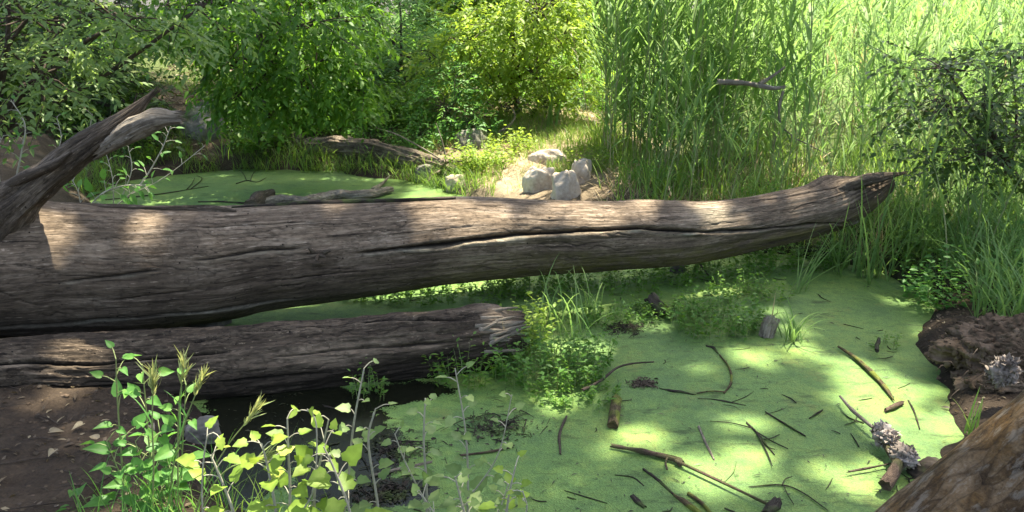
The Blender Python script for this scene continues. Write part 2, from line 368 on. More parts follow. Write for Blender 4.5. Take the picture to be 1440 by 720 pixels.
# ------------------------------------------------------------------ ground and water
SHORE = np.array([(1.75, 2.75), (2.02, 3.1), (2.24, 3.5), (2.33, 3.85), (2.40, 4.2), (2.56, 4.6), (2.85, 5.0), (3.1, 5.4), (3.15, 5.9), (2.95, 6.3),
    (2.3, 6.6), (1.7, 6.6), (1.1, 6.8), (.5, 7.2), (.1, 7.9), (-.3, 8.7), (-.75, 9.2), (-1.4, 9.9), (-2.3, 10.35), (-3.6, 10.5), (-4.7, 10.2), (-5, 9.4),
    (-4.4, 7.8), (-3.6, 6.2), (-2.8, 5.2), (-2.3, 4.75), (-2.0, 4.2), (-1.75, 3.8), (-1.55, 3.4), (-1.25, 3.0), (-.85, 2.75), (0, 2.6), (.9, 2.5), (1.4, 2.55)])
def shore_d(x, y):
    x = np.asarray(x, float); y = np.asarray(y, float)
    d2 = np.full(x.shape, 1e9); ins = np.zeros(x.shape, bool); n = len(SHORE)
    for i in range(n):
        a, b = SHORE[i], SHORE[(i + 1) % n]; ab = b - a
        t = np.clip(((x - a[0]) * ab[0] + (y - a[1]) * ab[1]) / (ab @ ab), 0, 1)
        d2 = np.minimum(d2, (x - a[0] - t * ab[0])**2 + (y - a[1] - t * ab[1])**2)
        c = ((a[1] > y) != (b[1] > y)) & (x < (b[0] - a[0]) * (y - a[1]) / (b[1] - a[1] + 1e-12) + a[0]); ins ^= c
    d = np.sqrt(d2); return np.where(ins, -d, d)
def sstep(a, b, x): t = np.clip((x - a) / (b - a), 0, 1); return t * t * (3 - 2 * t)
def ground_h(x, y):
    x = np.asarray(x, float); y = np.asarray(y, float)
    d = shore_d(x, y) + .12 * fbm(x * 1.7, y * 1.7, None, 11, 4)
    far = sstep(5.0, 8.5, y); left = sstep(.2, -2.0, x); right = sstep(.6, 2.4, x)
    cap = .22 * (1 - far) + far * (.75 + .75 * left - .5 * right)
    dp = np.maximum(d, 0)
    h = .09 * (1 - np.exp(-dp / .10)) + cap * (1 - np.exp(-dp * .30))
    h = np.where(d < 0, np.maximum(d * .8, -.35), h)
    m1 = sstep(0, .5, d)
    h = h + m1 * (.035 * fbm(x * 2.2, y * 2.2, None, 3, 4) + .016 * fbm(x * 9, y * 9, None, 7, 4))
    return h
def gz(x, y): return float(ground_h(np.array([x]), np.array([y]))[0])
def hit(px, py):
    d = ray(px, py); k = np.linspace(1.5, 30, 2400); P = CAM + d * k[:, None]; z = np.maximum(ground_h(P[:, 0], P[:, 1]), 0)
    i = np.argmax(P[:, 2] < z); return np.array([P[i, 0], P[i, 1], z[i]]) if (P[:, 2] < z).any() else P[-1]
def axis(lo, hi, step, ext):
    a = np.arange(lo, hi + 1e-6, step); g = []; s = step; v = 0
    while v < ext: s *= 1.35; v += s; g.append(v)
    g = np.array(g); return np.concatenate([(a[0] - g)[::-1], a, a[-1] + g])
ayy = axis(.6, 14.5, .06, 400); ayy = np.sort(np.concatenate([ayy, (ayy[:-1] + ayy[1:])[(ayy[:-1] > 2.2) & (ayy[:-1] < 5)] / 2]))
axx = axis(-7, 7, .06, 400); axx = np.sort(np.concatenate([axx, (axx[:-1] + axx[1:])[(axx[:-1] > -3.6) & (axx[:-1] < 3.4)] / 2]))
gx, gy = np.meshgrid(axx, ayy)
zz = ground_h(gx, gy)
ny_, nx_ = gx.shape
def grid_quads(ny, nx):
    i = np.arange(ny - 1)[:, None] * nx + np.arange(nx - 1)[None]
    return np.stack([i, i + 1, i + nx + 1, i + nx], -1).reshape(-1, 4)
mud = np.array([.060, .043, .027]); straw = np.array([.34, .27, .17]); dirt = np.array([.10, .078, .048]); grs = np.array([.075, .10, .03])
sd_ = shore_d(gx, gy)
f_sun = sstep(-1.6, -.6, gx) * sstep(2.6, 1.4, gx) * sstep(7.6, 8.8, gy)
f_left = sstep(-.2, -1.2, gx) * sstep(7, 9, gy)
f_right = sstep(1.0, 2.2, gx) * sstep(5.0, 6.5, gy)
f_back = sstep(12.0, 14.0, gy)
C = np.broadcast_to(mud, gx.shape + (3,)).copy()
for f, c in ((f_right, grs * .8), (f_left, dirt), (f_sun, straw), (f_back, grs)):
    C = C * (1 - f[..., None]) + c * f[..., None]
wet = sstep(.25, .02, sd_); C = C * (1 - .55 * wet[..., None])
mg, t, out = new_mat('bank_earth')
tc = N(t, 'TexCoord'); vc = N(t, 'Attribute', attribute_name='col'); v = tc.outputs['Object']
n1 = noise(t, v, 6, 8, .7); n2 = noise(t, v, 55, 5, .7)
cc = mixc(t, .85, vc.outputs['Color'], ramp(t, math_(t, 'ADD', math_(t, 'MULTIPLY', n1, .55), math_(t, 'MULTIPLY', n2, .45)), [(.32, g3(.25)), (.5, g3(.85)), (.68, g3(1.6))]), 'MULTIPLY')
p = N(t, 'BsdfPrincipled', Roughness=.92); p.inputs['Specular IOR Level'].default_value = .2; t.links.new(cc, p.inputs['Base Color'])
bb = N(t, 'Bump', Strength=.9, Distance=.03); t.links.new(math_(t, 'ADD', n1, math_(t, 'MULTIPLY', n2, .5)), bb.inputs['Height']); t.links.new(bb.outputs[0], p.inputs['Normal'])
t.links.new(p.outputs[0], out.inputs[0])
go = build('ground', (np.stack([gx, gy, zz], -1).reshape(-1, 3), None, grid_quads(ny_, nx_), None, None), mg, color=C.reshape(-1, 3))
tag(go, 'bare dark and straw coloured earth banks round the pond', 'ground', kind='structure')

wx, wy = np.meshgrid(np.arange(-6, 4.01, .04), np.arange(2.0, 11.5, .04))
def ell(x, y, cx, cy_, rx, ry, rot=0):
    dx, dy = x - cx, y - cy_; c, s = math.cos(rot), math.sin(rot)
    return 1 - np.hypot((dx * c + dy * s) / rx, (-dx * s + dy * c) / ry)
opn = np.full(wx.shape, -1.0)
for (px_, py_, rx, ry, rot) in ((400, 585, .55, .42, 0), (490, 640, .28, .45, 0), (330, 640, .35, .5, 0), (545, 555, .35, .15, .2), (600, 520, .45, .12, .2), (540, 690, .22, .12, 0)):
    g = gp(px_, py_); opn = np.maximum(opn, ell(wx, wy, g[0], g[1], rx, ry, rot))
opn = np.clip(opn * 1.2 + .5 + .18 * fbm(wx * 4, wy * 4, None, 21, 3), 0, 1)
mw, t, out = new_mat('duckweed_water')
tc = N(t, 'TexCoord'); v = tc.outputs['Object']
vo = N(t, 'TexVoronoi', Scale=190.0); t.links.new(v, vo.inputs['Vector'])
big = noise(t, v, 1.6, 6, .6); mid_ = noise(t, v, 14, 5, .65); fin = noise(t, v, 90, 3, .6)
c = ramp(t, math_(t, 'ADD', math_(t, 'MULTIPLY', big, .6), math_(t, 'MULTIPLY', mid_, .4)), [(.36, (.075, .142, .042)), (.5, (.116, .202, .048)), (.63, (.162, .240, .050))])
sepc = N(t, 'SeparateColor'); t.links.new(vo.outputs['Color'], sepc.inputs[0])
c = mixc(t, .55, c, ramp(t, sepc.outputs[0], [(0, g3(.55)), (.6, g3(1.05)), (1, g3(1.4))]), 'MULTIPLY')
c = mixc(t, ramp(t, fin, [(.60, g3(0)), (.72, g3(.55))]), c, (.03, .055, .012))
c = mixc(t, ramp(t, noise(t, v, 3.3, 8, .72), [(.56, g3(0)), (.66, g3(.55))]), c, (.17, .19, .045))
streak = noise(t, mapping(t, v, (3.0, 9.0, 1)), 1, 8, .75)
c = mixc(t, ramp(t, streak, [(.55, g3(0)), (.64, g3(.75))]), c, (.028, .050, .012))
duck = N(t, 'BsdfPrincipled', Roughness=.6); duck.inputs['Specular IOR Level'].default_value = .25; t.links.new(c, duck.inputs['Base Color'])
bp = N(t, 'Bump', Strength=.5, Distance=.004); t.links.new(math_(t, 'ADD', vo.outputs['Distance'], mid_), bp.inputs['Height']); t.links.new(bp.outputs[0], duck.inputs['Normal'])
wat = N(t, 'BsdfPrincipled', Roughness=.16); wat.inputs['Base Color'].default_value = (.008, .009, .005, 1); wat.inputs['Specular IOR Level'].default_value = .12
oa = N(t, 'Attribute', attribute_name='open')
of = ramp(t, math_(t, 'ADD', oa.outputs['Fac'], math_(t, 'ADD', math_(t, 'MULTIPLY', math_(t, 'SUBTRACT', mid_, .5), .9), math_(t, 'MULTIPLY', math_(t, 'SUBTRACT', fin, .5), .5))), [(.52, g3(0)), (.60, g3(1))])
ms = N(t, 'MixShader'); t.links.new(of, ms.inputs[0]); t.links.new(duck.outputs[0], ms.inputs[1]); t.links.new(wat.outputs[0], ms.inputs[2]); t.links.new(ms.outputs[0], out.inputs[0])
wz = .003 * fbm(wx * 3, wy * 3, None, 5, 3)
wo = build('water', (np.stack([wx, wy, wz], -1).reshape(-1, 3), None, grid_quads(*wx.shape), None, None), mw, attrs={'open': opn.ravel()})
tag(wo, 'still pond water covered with bright green duckweed', 'water', kind='structure')

# ------------------------------------------------------------------ fallen trunks
class Log:
    def __init__(s, st, a, b, n=600, front=170, back=50):
        st = np.array(st, float); px = np.linspace(st[0, 0], st[-1, 0], 200)
        dense = catmull(st, 400); o = np.argsort(dense[:, 0]); dense = dense[o]
        top = np.interp(px, dense[:, 0], dense[:, 1]); bot = np.interp(px, dense[:, 0], dense[:, 2])
        c, r = [], []
        for x, t_, b_ in zip(px, top, bot):
            d = ray(x, (t_ + b_) / 2); k = a / (d[1] - b * d[0]); c.append(CAM + d * k); r.append((b_ - t_) / 2 / FPX * k)
        c, r = np.array(c), np.array(r)
        L = np.concatenate([[0], np.cumsum(np.linalg.norm(np.diff(c, axis=0), axis=1))])
        s.u = np.linspace(0, L[-1], n)
        s.c = np.stack([np.interp(s.u, L, c[:, k]) for k in range(3)], 1); s.r = np.interp(s.u, L, r); s.pxu = np.interp(s.u, L, px)
        s.top = np.interp(s.pxu, px, top); s.bot = np.interp(s.pxu, px, bot)
        T = nrm(np.gradient(s.c, axis=0)); vw = nrm(CAM - s.c)
        e1 = nrm(np.cross(vw, T)); e1 *= np.sign(e1[:, 2:3]); e2 = nrm(np.cross(T, e1)); e2 *= np.sign((e2 * vw).sum(1))[:, None]
        s.e1, s.e2, s.T = e1, e2, T
        s.phi = np.concatenate([np.linspace(-.05, np.pi + .05, front), np.linspace(np.pi + .05, 2 * np.pi - .05, back + 2)[1:-1]])
    def param(s, px, py):
        i = np.interp(px, s.pxu, np.arange(len(s.u))); u = np.interp(px, s.pxu, s.u)
        tp, bt = np.interp(px, s.pxu, s.top), np.interp(px, s.pxu, s.bot)
        q = np.clip((py - tp) / (bt - tp), 0, 1); return u, np.arccos(1 - 2 * q)
    def surf(s, px, py, lift=0.0):
        u, ph = s.param(px, py); i = int(np.argmin(abs(s.u - u)))
        return s.c[i] + (s.r[i] + lift) * (math.cos(ph) * s.e1[i] + math.sin(ph) * s.e2[i])
def checks(n, x0, x1, seed, lo=6, hi=44):
    g = rng(seed); o = []
    for k in range(n):
        x = g.uniform(x0, x1); q = g.uniform(.08, .93); l = g.uniform(25, 110); yy = lambda xx, qq: None
        o.append((x, q, l, g.uniform(-.05, .05), g.uniform(.002, .005), g.uniform(.004, .011)))
    return o
def log_build(name, lg, mat, cracks, seed, lump=.05, crust=0.0, moss=None, pale=None, low_dark=None, swell=None, endr=None, parent=None, jag=.0):
    U, PH = np.meshgrid(lg.u, lg.phi, indexing='ij'); r = lg.r[:, None] * np.ones_like(PH)
    cx, sx = np.cos(PH), np.sin(PH)
    rr = r * (1 + lump * fbm(U * 1.3, cx * 1.2, sx * 1.2, seed, 3))
    rr = rr + .006 * fbm(U * 1.2, cx * 7, sx * 7, seed + 3, 3) + .0022 * fbm(U * 3, cx * 34, sx * 34, seed + 9, 2)
    if crust: rr = rr + crust * (fbm(U * 6, cx * 8, sx * 8, seed + 19, 4) + .6 * np.abs(fbm(U * 3, cx * 13, sx * 13, seed + 23, 2)))
    ckr = np.zeros_like(rr); pl = np.zeros_like(rr)
    for k, (pts, wd, dp, lip) in enumerate(cracks):
        uu, pp = zip(*[lg.param(x, y) for x, y in pts]); uu, pp = np.array(uu), np.array(pp)
        wob = .009 * fbm(lg.u * 3.5, 0 * lg.u + k, None, seed + 40 + k, 4)
        pc = np.interp(lg.u, uu, pp) + wob / lg.r
        tp = sstep(uu[0] - .01, uu[0] + .15, lg.u) * sstep(uu[-1] + .01, uu[-1] - .15, lg.u)
        wv = wd * (.6 + .6 * (vnoise(lg.u * 4, 0 * lg.u, None, seed + 70 + k) * .5 + .5)) * (.3 + .7 * tp)
        dv = (PH - pc[:, None]) * lg.r[:, None]
        g = np.exp(-(dv / wv[:, None])**2 * 2) * tp[:, None]
        rr = rr - dp * g; ckr = np.maximum(ckr, np.clip(g * 1.3 - .25, 0, 1))
        if lip:
            l = np.exp(-((dv - wv[:, None] * 1.9) / (wv[:, None] * 1.5))**2) * tp[:, None]
            rr = rr + lip * l * (.55 + .45 * vnoise(lg.u * 5, 0 * lg.u + k, None, seed + 98))[:, None]; pl = np.maximum(pl, (.15 + .5 * np.clip(vnoise(lg.u * 9, 0 * lg.u + k, None, seed + 99), 0, 1))[:, None] * np.exp(-((dv - wv[:, None] * 1.5) / (wv[:, None] * .8))**2) * tp[:, None])
    for k, (x, q, l, dq, wd, dp) in enumerate(checks(110, lg.pxu[0], lg.pxu[-1], seed + 900)):
        sel = np.where((lg.pxu > x) & (lg.pxu < x + l))[0]
        if len(sel) < 4: continue
        f = (lg.pxu[sel] - x) / l; pc = np.arccos(1 - 2 * np.clip(q + dq * f, .03, .97)) + .02 * vnoise(f * 6, 0 * f + k, None, seed + k) / lg.r[sel]
        gq = np.exp(-((PH[sel] - pc[:, None]) * lg.r[sel][:, None] / wd)**2) * np.sin(np.pi * f)[:, None]
        rr[sel] -= dp * gq; ckr[sel] = np.maximum(ckr[sel], .8 * gq)
    if endr is not None: rr = rr * endr(lg.pxu)[:, None]
    PX = lg.pxu[:, None] * np.ones_like(PH)
    if swell is not None: rr = rr + swell(PX, PH, U)
    V = lg.c[:, None] + rr[..., None] * (cx[..., None] * lg.e1[:, None] + sx[..., None] * lg.e2[:, None])
    if jag: V[-1] += lg.T[-1] * (rng(seed).random((V.shape[1], 1)) * jag)
    n, m = PH.shape
    i = np.arange(n - 1)[:, None] * m; j = np.arange(m)[None]; j2 = (j + 1) % m
    q = np.stack([i + j, i + j2, i + m + j2, i + m + j], -1).reshape(-1, 4)
    V = np.vstack([V.reshape(-1, 3), lg.c[0], lg.c[-1]])
    a = np.arange(m); b = (a + 1) % m
    tr = np.vstack([np.stack([b, a, np.full(m, n * m)], 1), np.stack([a + (n - 1) * m, b + (n - 1) * m, np.full(m, n * m + 1)], 1)])
    uv = np.stack([U, PH * lg.r.mean()], -1).reshape(-1, 2); uv = np.vstack([uv, [0, 0], [lg.u[-1], 0]])
    at_ = {'crack': ckr, 'pale': pl if pale is None else np.maximum(pl, pale(PX, PH))}
    at_['moss'] = np.zeros_like(rr) if moss is None else moss(PX, PH)
    at_['low_dark'] = np.zeros_like(rr) if low_dark is None else low_dark(PX, PH)
    at_ = {k: np.append(v.ravel(), [0, 0]) for k, v in at_.items()}
    org = lg.c[n // 2].copy(); org[2] = V[:, 2].min()
    return build(name, (V, tr, q, None, uv), mat, parent=parent, origin=org, attrs=at_)

LA, LB = 4.5 + 3.07 * 1.9 / 5.97, 1.9 / 5.97
big = Log([(-330, 312, 492), (-150, 303, 482), (0, 297, 472), (100, 290, 468), (200, 292, 466), (300, 291, 456), (360, 289, 441), (450, 285, 426), (550, 280, 412), (640, 277, 400),
    (750, 280, 389), (850, 283, 381), (950, 283, 374), (1000, 282, 365), (1060, 276, 352), (1120, 266, 339), (1170, 255, 325), (1198, 248, 310), (1224, 245, 290), (1250, 243, 268)], LA, LB, 640)
def big_swell(PX, PH, U):
    k = np.exp(-((PX - 1172) / 22)**2 - ((PH - .15) / .35)**2) * .055            # knuckle on the top edge near the far end
    k += np.exp(-((PX - 30) / 55)**2 - ((PH - .5) / .6)**2) * .07                # collar of the broken limb
    k += np.exp(-((PX - 443) / 7)**2 - ((PH - 1.75) / .07)**2) * .030            # little knots
    k += np.exp(-((PX - 380) / 5)**2 - ((PH - 1.55) / .05)**2) * .018
    k -= np.exp(-((PX - 300) / 80)**2 - ((PH - 2.95) / .25)**2) * .02
    return k
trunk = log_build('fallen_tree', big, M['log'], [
    ([(488, 357), (600, 345), (700, 332), (780, 325), (880, 322), (972, 325)], .017, .060, .014),
    ([(930, 329), (985, 328), (1040, 326), (1100, 322), (1150, 318), (1206, 307)], .012, .035, .014),
    ([(262, 369), (320, 362), (387, 350), (440, 345)], .011, .032, .004),
    ([(90, 398), (140, 391), (185, 386), (250, 378)], .010, .026, .003),
    ([(-40, 460), (60, 453), (150, 447), (250, 437), (330, 429), (420, 418)], .011, .028, .004),
    ([(270, 325), (330, 320), (410, 315), (470, 313)], .008, .020, .002),
    ([(-60, 376), (0, 369), (40, 366)], .010, .024, .002), ([(60, 322), (110, 317), (150, 318)], .008, .018, 0),
    ([(740, 288), (765, 300), (775, 312)], .006, .012, 0), ([(1040, 284), (1090, 279), (1150, 270), (1200, 262)], .007, .016, 0),
    ([(120, 425), (220, 415), (300, 404)], .006, .014, 0), ([(520, 300), (580, 296), (640, 298)], .006, .012, 0), ([(350, 396), (430, 388), (520, 380)], .006, .013, 0)],
    seed=101, lump=.035, swell=big_swell,
    moss=lambda PX, PH: sstep(1.75, 2.4, PH) * sstep(560, 800, PX) * (PH < 3.4) * .75,
    pale=lambda PX, PH: np.exp(-((PX - 985) / 32)**2 - ((PH - 1.0) / .5)**2) * .35,
    low_dark=lambda PX, PH: sstep(1.45, 2.0, PH + .25 * sstep(700, 100, PX)) * (PH < 4.5) * (.42 + .25 * sstep(760, 420, PX)))  # colour darker towards the underside, more so at the left
tag(trunk, 'huge weathered grey brown tree trunk fallen right across the pond', 'fallen tree')
def tb_pts(pts, Y): return [at(x, y, Y_) for (x, y), Y_ in zip(pts, Y)]
# broken limb at the left end
V_ = tube(tb_pts([(-45, 345), (20, 286), (75, 242), (130, 200), (176, 166), (212, 134)], [4.45, 4.36, 4.30, 4.28, 4.28, 4.3]), [.24, .165, .102, .084, .077, .066, .05, .032, .012], 80, 160, .14, 7, True, fscale=5, jag=.07, ridge=.11)
limb = build('broken_limb', V_, M['stub'], parent=trunk)
build('split_end', tube(tb_pts([(140, 212), (185, 184), (220, 168), (244, 166)], [4.27, 4.24, 4.22, 4.22]), [.03, .058, .054, .030], 48, 60, .16, 9, True, fscale=9, jag=.07, ridge=.22), M['pale_wood'], parent=limb)
build('bark_flake', tube(tb_pts([(0, 268), (30, 252), (75, 232), (100, 214)], [4.3, 4.25, 4.2, 4.2]), [.012, .035, .03, .008], 10, 30, .3, 12), M['stub'], parent=limb)
# bark strip peeling along the top edge
def surf_line(lg, pts, lift): return [lg.surf(x, y, lift) for x, y in pts]
build('bark_strip', tube(surf_line(big, [(92, 291), (150, 294), (210, 295), (270, 296), (318, 297), (345, 299)], .004), [.022, .026, .02, .022, .026, .006], 10, 60, .4, 15), M['stub'], parent=trunk)
build('bark_strip', tube(surf_line(big, [(340, 293), (420, 289), (500, 286), (570, 284), (640, 281)], .006), [.008, .018, .02, .016, .006], 10, 60, .5, 16), M['dark_wood'], parent=trunk)
g = rng(4)
kn = [tube([big.surf(443 + dx, 357 + dy, 0), big.surf(443 + dx * 2, 357 + dy * 2, .05)], [.016, .006], 7, 5, .3, k) for k, (dx, dy) in enumerate(((-6, -3), (4, 2), (8, -2), (-2, 4)))]
build('knot', join(kn), M['stub'], parent=trunk)
build('side_branch', tube(tb_pts([(1180, 268), (1210, 256), (1238, 249), (1268, 244)], [6.24, 6.22, 6.24, 6.3]), [.04, .05, .04, .012], 24, 60, .2, 22, jag=.08, ridge=.2), M['stub'], parent=trunk)

LA2, LB2 = 3.9 + 2.77 * .5 / 2.65, .5 / 2.65
low = Log([(-260, 484, 592), (-100, 476, 588), (0, 472, 584), (100, 471, 580), (200, 469, 579), (300, 461, 580), (400, 452, 566), (500, 445, 551), (600, 436, 536), (660, 431, 524), (700, 428, 512), (716, 440, 496)], LA2, LB2, 420)
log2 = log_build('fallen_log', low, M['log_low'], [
    ([(-60, 514), (30, 511), (110, 511), (200, 507), (280, 500), (350, 492)], .012, .035, .008),
    ([(330, 470), (420, 462), (500, 456), (600, 452), (680, 446)], .013, .035, .006),
    ([(380, 505), (470, 492), (560, 486), (640, 480)], .010, .03, .006),
    ([(0, 545), (100, 543), (220, 540)], .012, .04, .004), ([(300, 535), (380, 528), (470, 520)], .010, .03, 0)],
    seed=211, lump=.11, crust=.009, pale=lambda PX, PH: np.exp(-((PX - 470) / 120)**2 - ((PH - 1.45) / .35)**2) * .55 + sstep(650, 705, PX) * .6,
    low_dark=lambda PX, PH: sstep(1.55, 1.95, PH) * .9, jag=.10)  # colour darker over the lower half
tag(log2, 'shorter dark rotting log lying in front of and below the huge trunk', 'fallen log')
spl = []
for k in range(26):
    p0 = low.surf(664 + 40 * g.random(), 434 + 64 * g.random(), -.006); d_ = low.T[-1] * (.10 + .07 * g.random()) + np.array([0, -.02, .03 * g.standard_normal()])
    spl.append(tube([p0, p0 + d_ * .6, p0 + d_], [.014, .010, .003], 6, 8, .4, k))
build('splintered_end', join(spl), M['pale_wood'], parent=log2)

# ------------------------------------------------------------------ rocks
def ico(sub):
    import bmesh
    bm = bmesh.new(); bmesh.ops.create_icosphere(bm, subdivisions=sub, radius=1)
    V = np.array([v.co[:] for v in bm.verts]); F = np.array([[v.index for v in f.verts] for f in bm.faces]); bm.free(); return V, F
ICO = {k: ico(k) for k in (2, 3, 4, 5)}
def boulder(c, size, seed, facets=9, rough=.12, sub=5):
    V, F = ICO[sub]; V = V.copy(); g = rng(seed)
    V = V / (np.abs(V) ** 4).sum(1, keepdims=True) ** .25; a_ = g.uniform(-.5, .5); c_, s_ = math.cos(a_), math.sin(a_)
    V = V @ np.array([[c_, s_, 0], [-s_, c_, 0], [0, 0, 1]]) @ np.array([[1, 0, .12], [0, 1, 0], [-.12, 0, 1]])
    for k in range(facets):                                # cut flat faces
        nn = nrm(g.standard_normal(3)); lim = .82 + .30 * g.random(); dd = V @ nn
        V = V - np.where(dd > lim, (dd - lim) * .9, 0)[:, None] * nn
    V = V * (1 + rough * fbm(V[:, 0] * 2.2 + seed, V[:, 1] * 2.2, V[:, 2] * 2.2, seed, 4))[:, None]
    V = V * np.asarray(size) * (1 + 0 * V[:, :1]) + np.asarray(c)
    return (V, F, None, None, None)
def rock(name, label, px, py, wpx, hpx, mat, seed, cat='rock', group=None, deep=.8, **kw):
    c = hit(px, py); k = np.linalg.norm(c - CAM) / FPX; size = np.array([wpx * k / 1.75, wpx * k / 2 * deep, hpx * k / 1.2])
    c = c + np.array([0, size[1] * .8, 0]); c[2] = max(gz(c[0], c[1]), 0) - size[2] * .05
    o = build(name, boulder(c, size, seed, **kw), mat, origin=(c[0], c[1], c[2] - size[2])); return tag(o, label, cat, group)
rock('boulder', 'tan wedge shaped boulder with a dark overhang, left of the sunlit others', 759, 267, 34, 36, M['rock_pale'], 31)
rock('boulder', 'whitish rounded boulder at the back of the sunlit boulders', 772, 233, 42, 22, M['rock_pale'], 32)
rock('boulder', 'largest sunlit boulder, pale and cracked, nearest the trunk', 797, 281, 38, 46, M['rock_pale'], 63, rough=.09)
rock('boulder', 'pale sunlit boulder half hidden by the reeds beside the largest one', 818, 258, 26, 34, M['rock_pale'], 30)
rock('boulder', 'mossy square grey boulder on the far left bank above the pool', 277, 194, 50, 40, M['rock_moss'], 34, facets=14)
rock('boulder', 'mossy tilted slab boulder behind the square grey boulder', 297, 176, 36, 34, M['rock_moss'], 35, facets=14)
rock('stone', 'small light grey stone wedged in the gap between the two big logs', 285, 464, 46, 22, M['rock_grey'], 36)
rock('stone', 'dark grey flat stone on the bank above the root clump', 665, 208, 40, 24, M['rock_moss'], 37)
rock('stone', 'brown stone at the pool edge under the grey root clump', 642, 268, 26, 20, M['rock_pale'], 38)
rock('stone', 'low brown stone at the far pool edge beside the root clump', 598, 256, 28, 18, M['rock_moss'], 39)
rock('stone', 'grey stone half hidden among the green plants beside the lower log', 278, 622, 44, 26, M['rock_grey'], 40)
rock('stone', 'dark smooth stone against the lichen covered leaning trunk', 1314, 676, 38, 22, M['dark_wood'], 41)
rock('stone', 'small pale stone on the duckweed under the far half of the fallen trunk', 953, 384, 18, 12, M['rock_grey'], 42)
# ------------------------------------------------------------------ earth mound and root clump
def mound(px, py, Y, size, seed, sub=7):
    V, F = ico(sub); V = V.copy()
    V = V * (1 + .30 * fbm(V[:, 0] * 2 + seed, V[:, 1] * 2, V[:, 2] * 2, seed, 5) + .07 * fbm(V[:, 0] * 7, V[:, 1] * 7, V[:, 2] * 7, seed, 6) + .035 * np.abs(fbm(V[:, 0] * 22, V[:, 1] * 22, V[:, 2] * 22, seed, 3)))[:, None]
    c = at(px, py, Y); return (V * np.asarray(size) + c, F, None, None, None), c
geo, c = mound(1450, 515, 4.05, (.44, .40, .235), 51)
g = rng(50); V0, F0 = ICO[2]; cl_ = [geo]
for k, i in enumerate(g.integers(0, len(geo[0]), 1500)):
    r_ = .005 + .016 * g.random()**2.2; cl_.append((V0 * r_ * (1 + .5 * fbm(V0[:, 0] * 2 + k, V0[:, 1] * 2, V0[:, 2] * 2, 3, 2))[:, None] + geo[0][i], F0, None, None, None))
geo = join(cl_)
mo = build('earth_mound', geo, M['soil'], origin=(c[0], c[1], 0)); tag(mo, 'crumbly dark mound of earth and roots on the right shore', 'mound')
g = rng(52); rt = []
for k in range(14):
    a = np.array(at(1320 + 110 * g.random(), 470 + 80 * g.random(), 3.75 + .1 * g.random())); d_ = np.array([g.standard_normal() * .12, -.04, -.10 * g.random()])
    rt.append(tube([a, a + d_ * .5 + [0, -.01, .02], a + d_], [.003, .0025, .001], 5, 7, .2, k))
build('root', join(rt), M['twig'], parent=mo)
def fungus(cpt, n, spread, seed, size=.03):
    g = rng(seed); V0, F0 = ICO[4]; d = nrm(V0)
    core = V0 * (np.asarray(spread) * 1.25) * (1 + .42 * fbm(V0[:, 0] * 3 + seed, V0[:, 1] * 3, V0[:, 2] * 3, seed, 4) + .16 * np.abs(fbm(V0[:, 0] * 11, V0[:, 1] * 11, V0[:, 2] * 11, seed, 2)))[:, None]
    P = [(core + np.asarray(cpt), F0, None, None, None)]
    m = n * 7; u = nrm(g.standard_normal((m, 3))); p_ = u * np.asarray(spread) * g.uniform(.9, 1.45, (m, 1)) + np.asarray(cpt)
    P.append(leaves(p_, u + g.normal(0, .5, (m, 3)), g.standard_normal((m, 3)), size * g.uniform(.5, 1.3, m), size * g.uniform(.5, 1.2, m), HEART))
    return join(P)
cf = at(1412, 522, 3.62)
fo = build('fungus', fungus(cf, 46, np.array([.055, .02, .055]), 53, .026), M['fungus'], origin=cf - [0, 0, .09]); tag(fo, 'pale ruffled fungus growing on the dark earth mound', 'fungus')

def stick(name, label, pts, r, mat, z=.004, cat='stick', group=None, branches=(), seed=1, seg=8, rough=.26, Y=None, jag=.02, world=False):
    if Y is None and z < .03 and not world: r = [x * .64 for x in np.atleast_1d(r)]; branches = [(a_, [x * .7 for x in np.atleast_1d(b_)]) for a_, b_ in branches]
    P = [np.array(p) for p in pts] if world else [(gp(x, y, z) if Y is None else at(x, y, Y[i] if hasattr(Y, '__len__') else Y)) for i, (x, y) in enumerate(pts)]
    o = build(name, tube(P, r, seg * (3 if seg >= 16 else 1), max(10, (30 if seg >= 16 else 5) * len(P)), rough, seed, jag=jag, fscale=14 if seg < 20 else 5, ridge=.20 if seg >= 16 else .10), M[mat], origin=np.mean(P, 0)); tag(o, label, cat, group)
    for k, (bp_, br) in enumerate(branches):
        Q = [(gp(x, y, z + .004) if Y is None else at(x, y, Y if not hasattr(Y, '__len__') else Y[0])) for x, y in bp_]
        build('twig', tube(Q, br, 6, max(6, 4 * len(Q)), rough, seed + k + 1), M[mat], parent=o)
    return o
# root clump and logs on the far bank
def on_bank(pts, r): return [tuple(hit(x, y) + np.array([0, r * .6, r * .55])) for x, y in pts]
root_o = stick('far_log', 'grey split log lying on the far bank beyond the duckweed pool', on_bank([(430, 220), (470, 218), (520, 222), (565, 232), (606, 242), (640, 252)], .17), [.13, .15, .12, .11, .09, .03], 'far_wood', world=True, cat='log', seed=61, seg=22, rough=.22)
stick('far_log', 'short dark log end on the far bank left of the grey split log', on_bank([(345, 204), (385, 204), (424, 206)], .11), [.10, .11, .10], 'far_wood', world=True, cat='log', seed=62, seg=16)
g = rng(63); c0 = at(632, 235, 9.7); rt = []
for k in range(34):
    e = at(600 + 62 * g.random(), 226 + 50 * g.random(), 9.35 + .3 * g.random()); m_ = (c0 + e) / 2 + g.standard_normal(3) * .05
    rt.append(tube([c0 + g.standard_normal(3) * .04, m_, e], [.03, .018, .005], 6, 9, .2, k))
ro = build('root_clump', join(rt), M['far_wood'], origin=(c0[0], c0[1], gz(c0[0], c0[1]))); tag(ro, 'tangled grey root clump hanging over the corner of the far pool', 'roots')
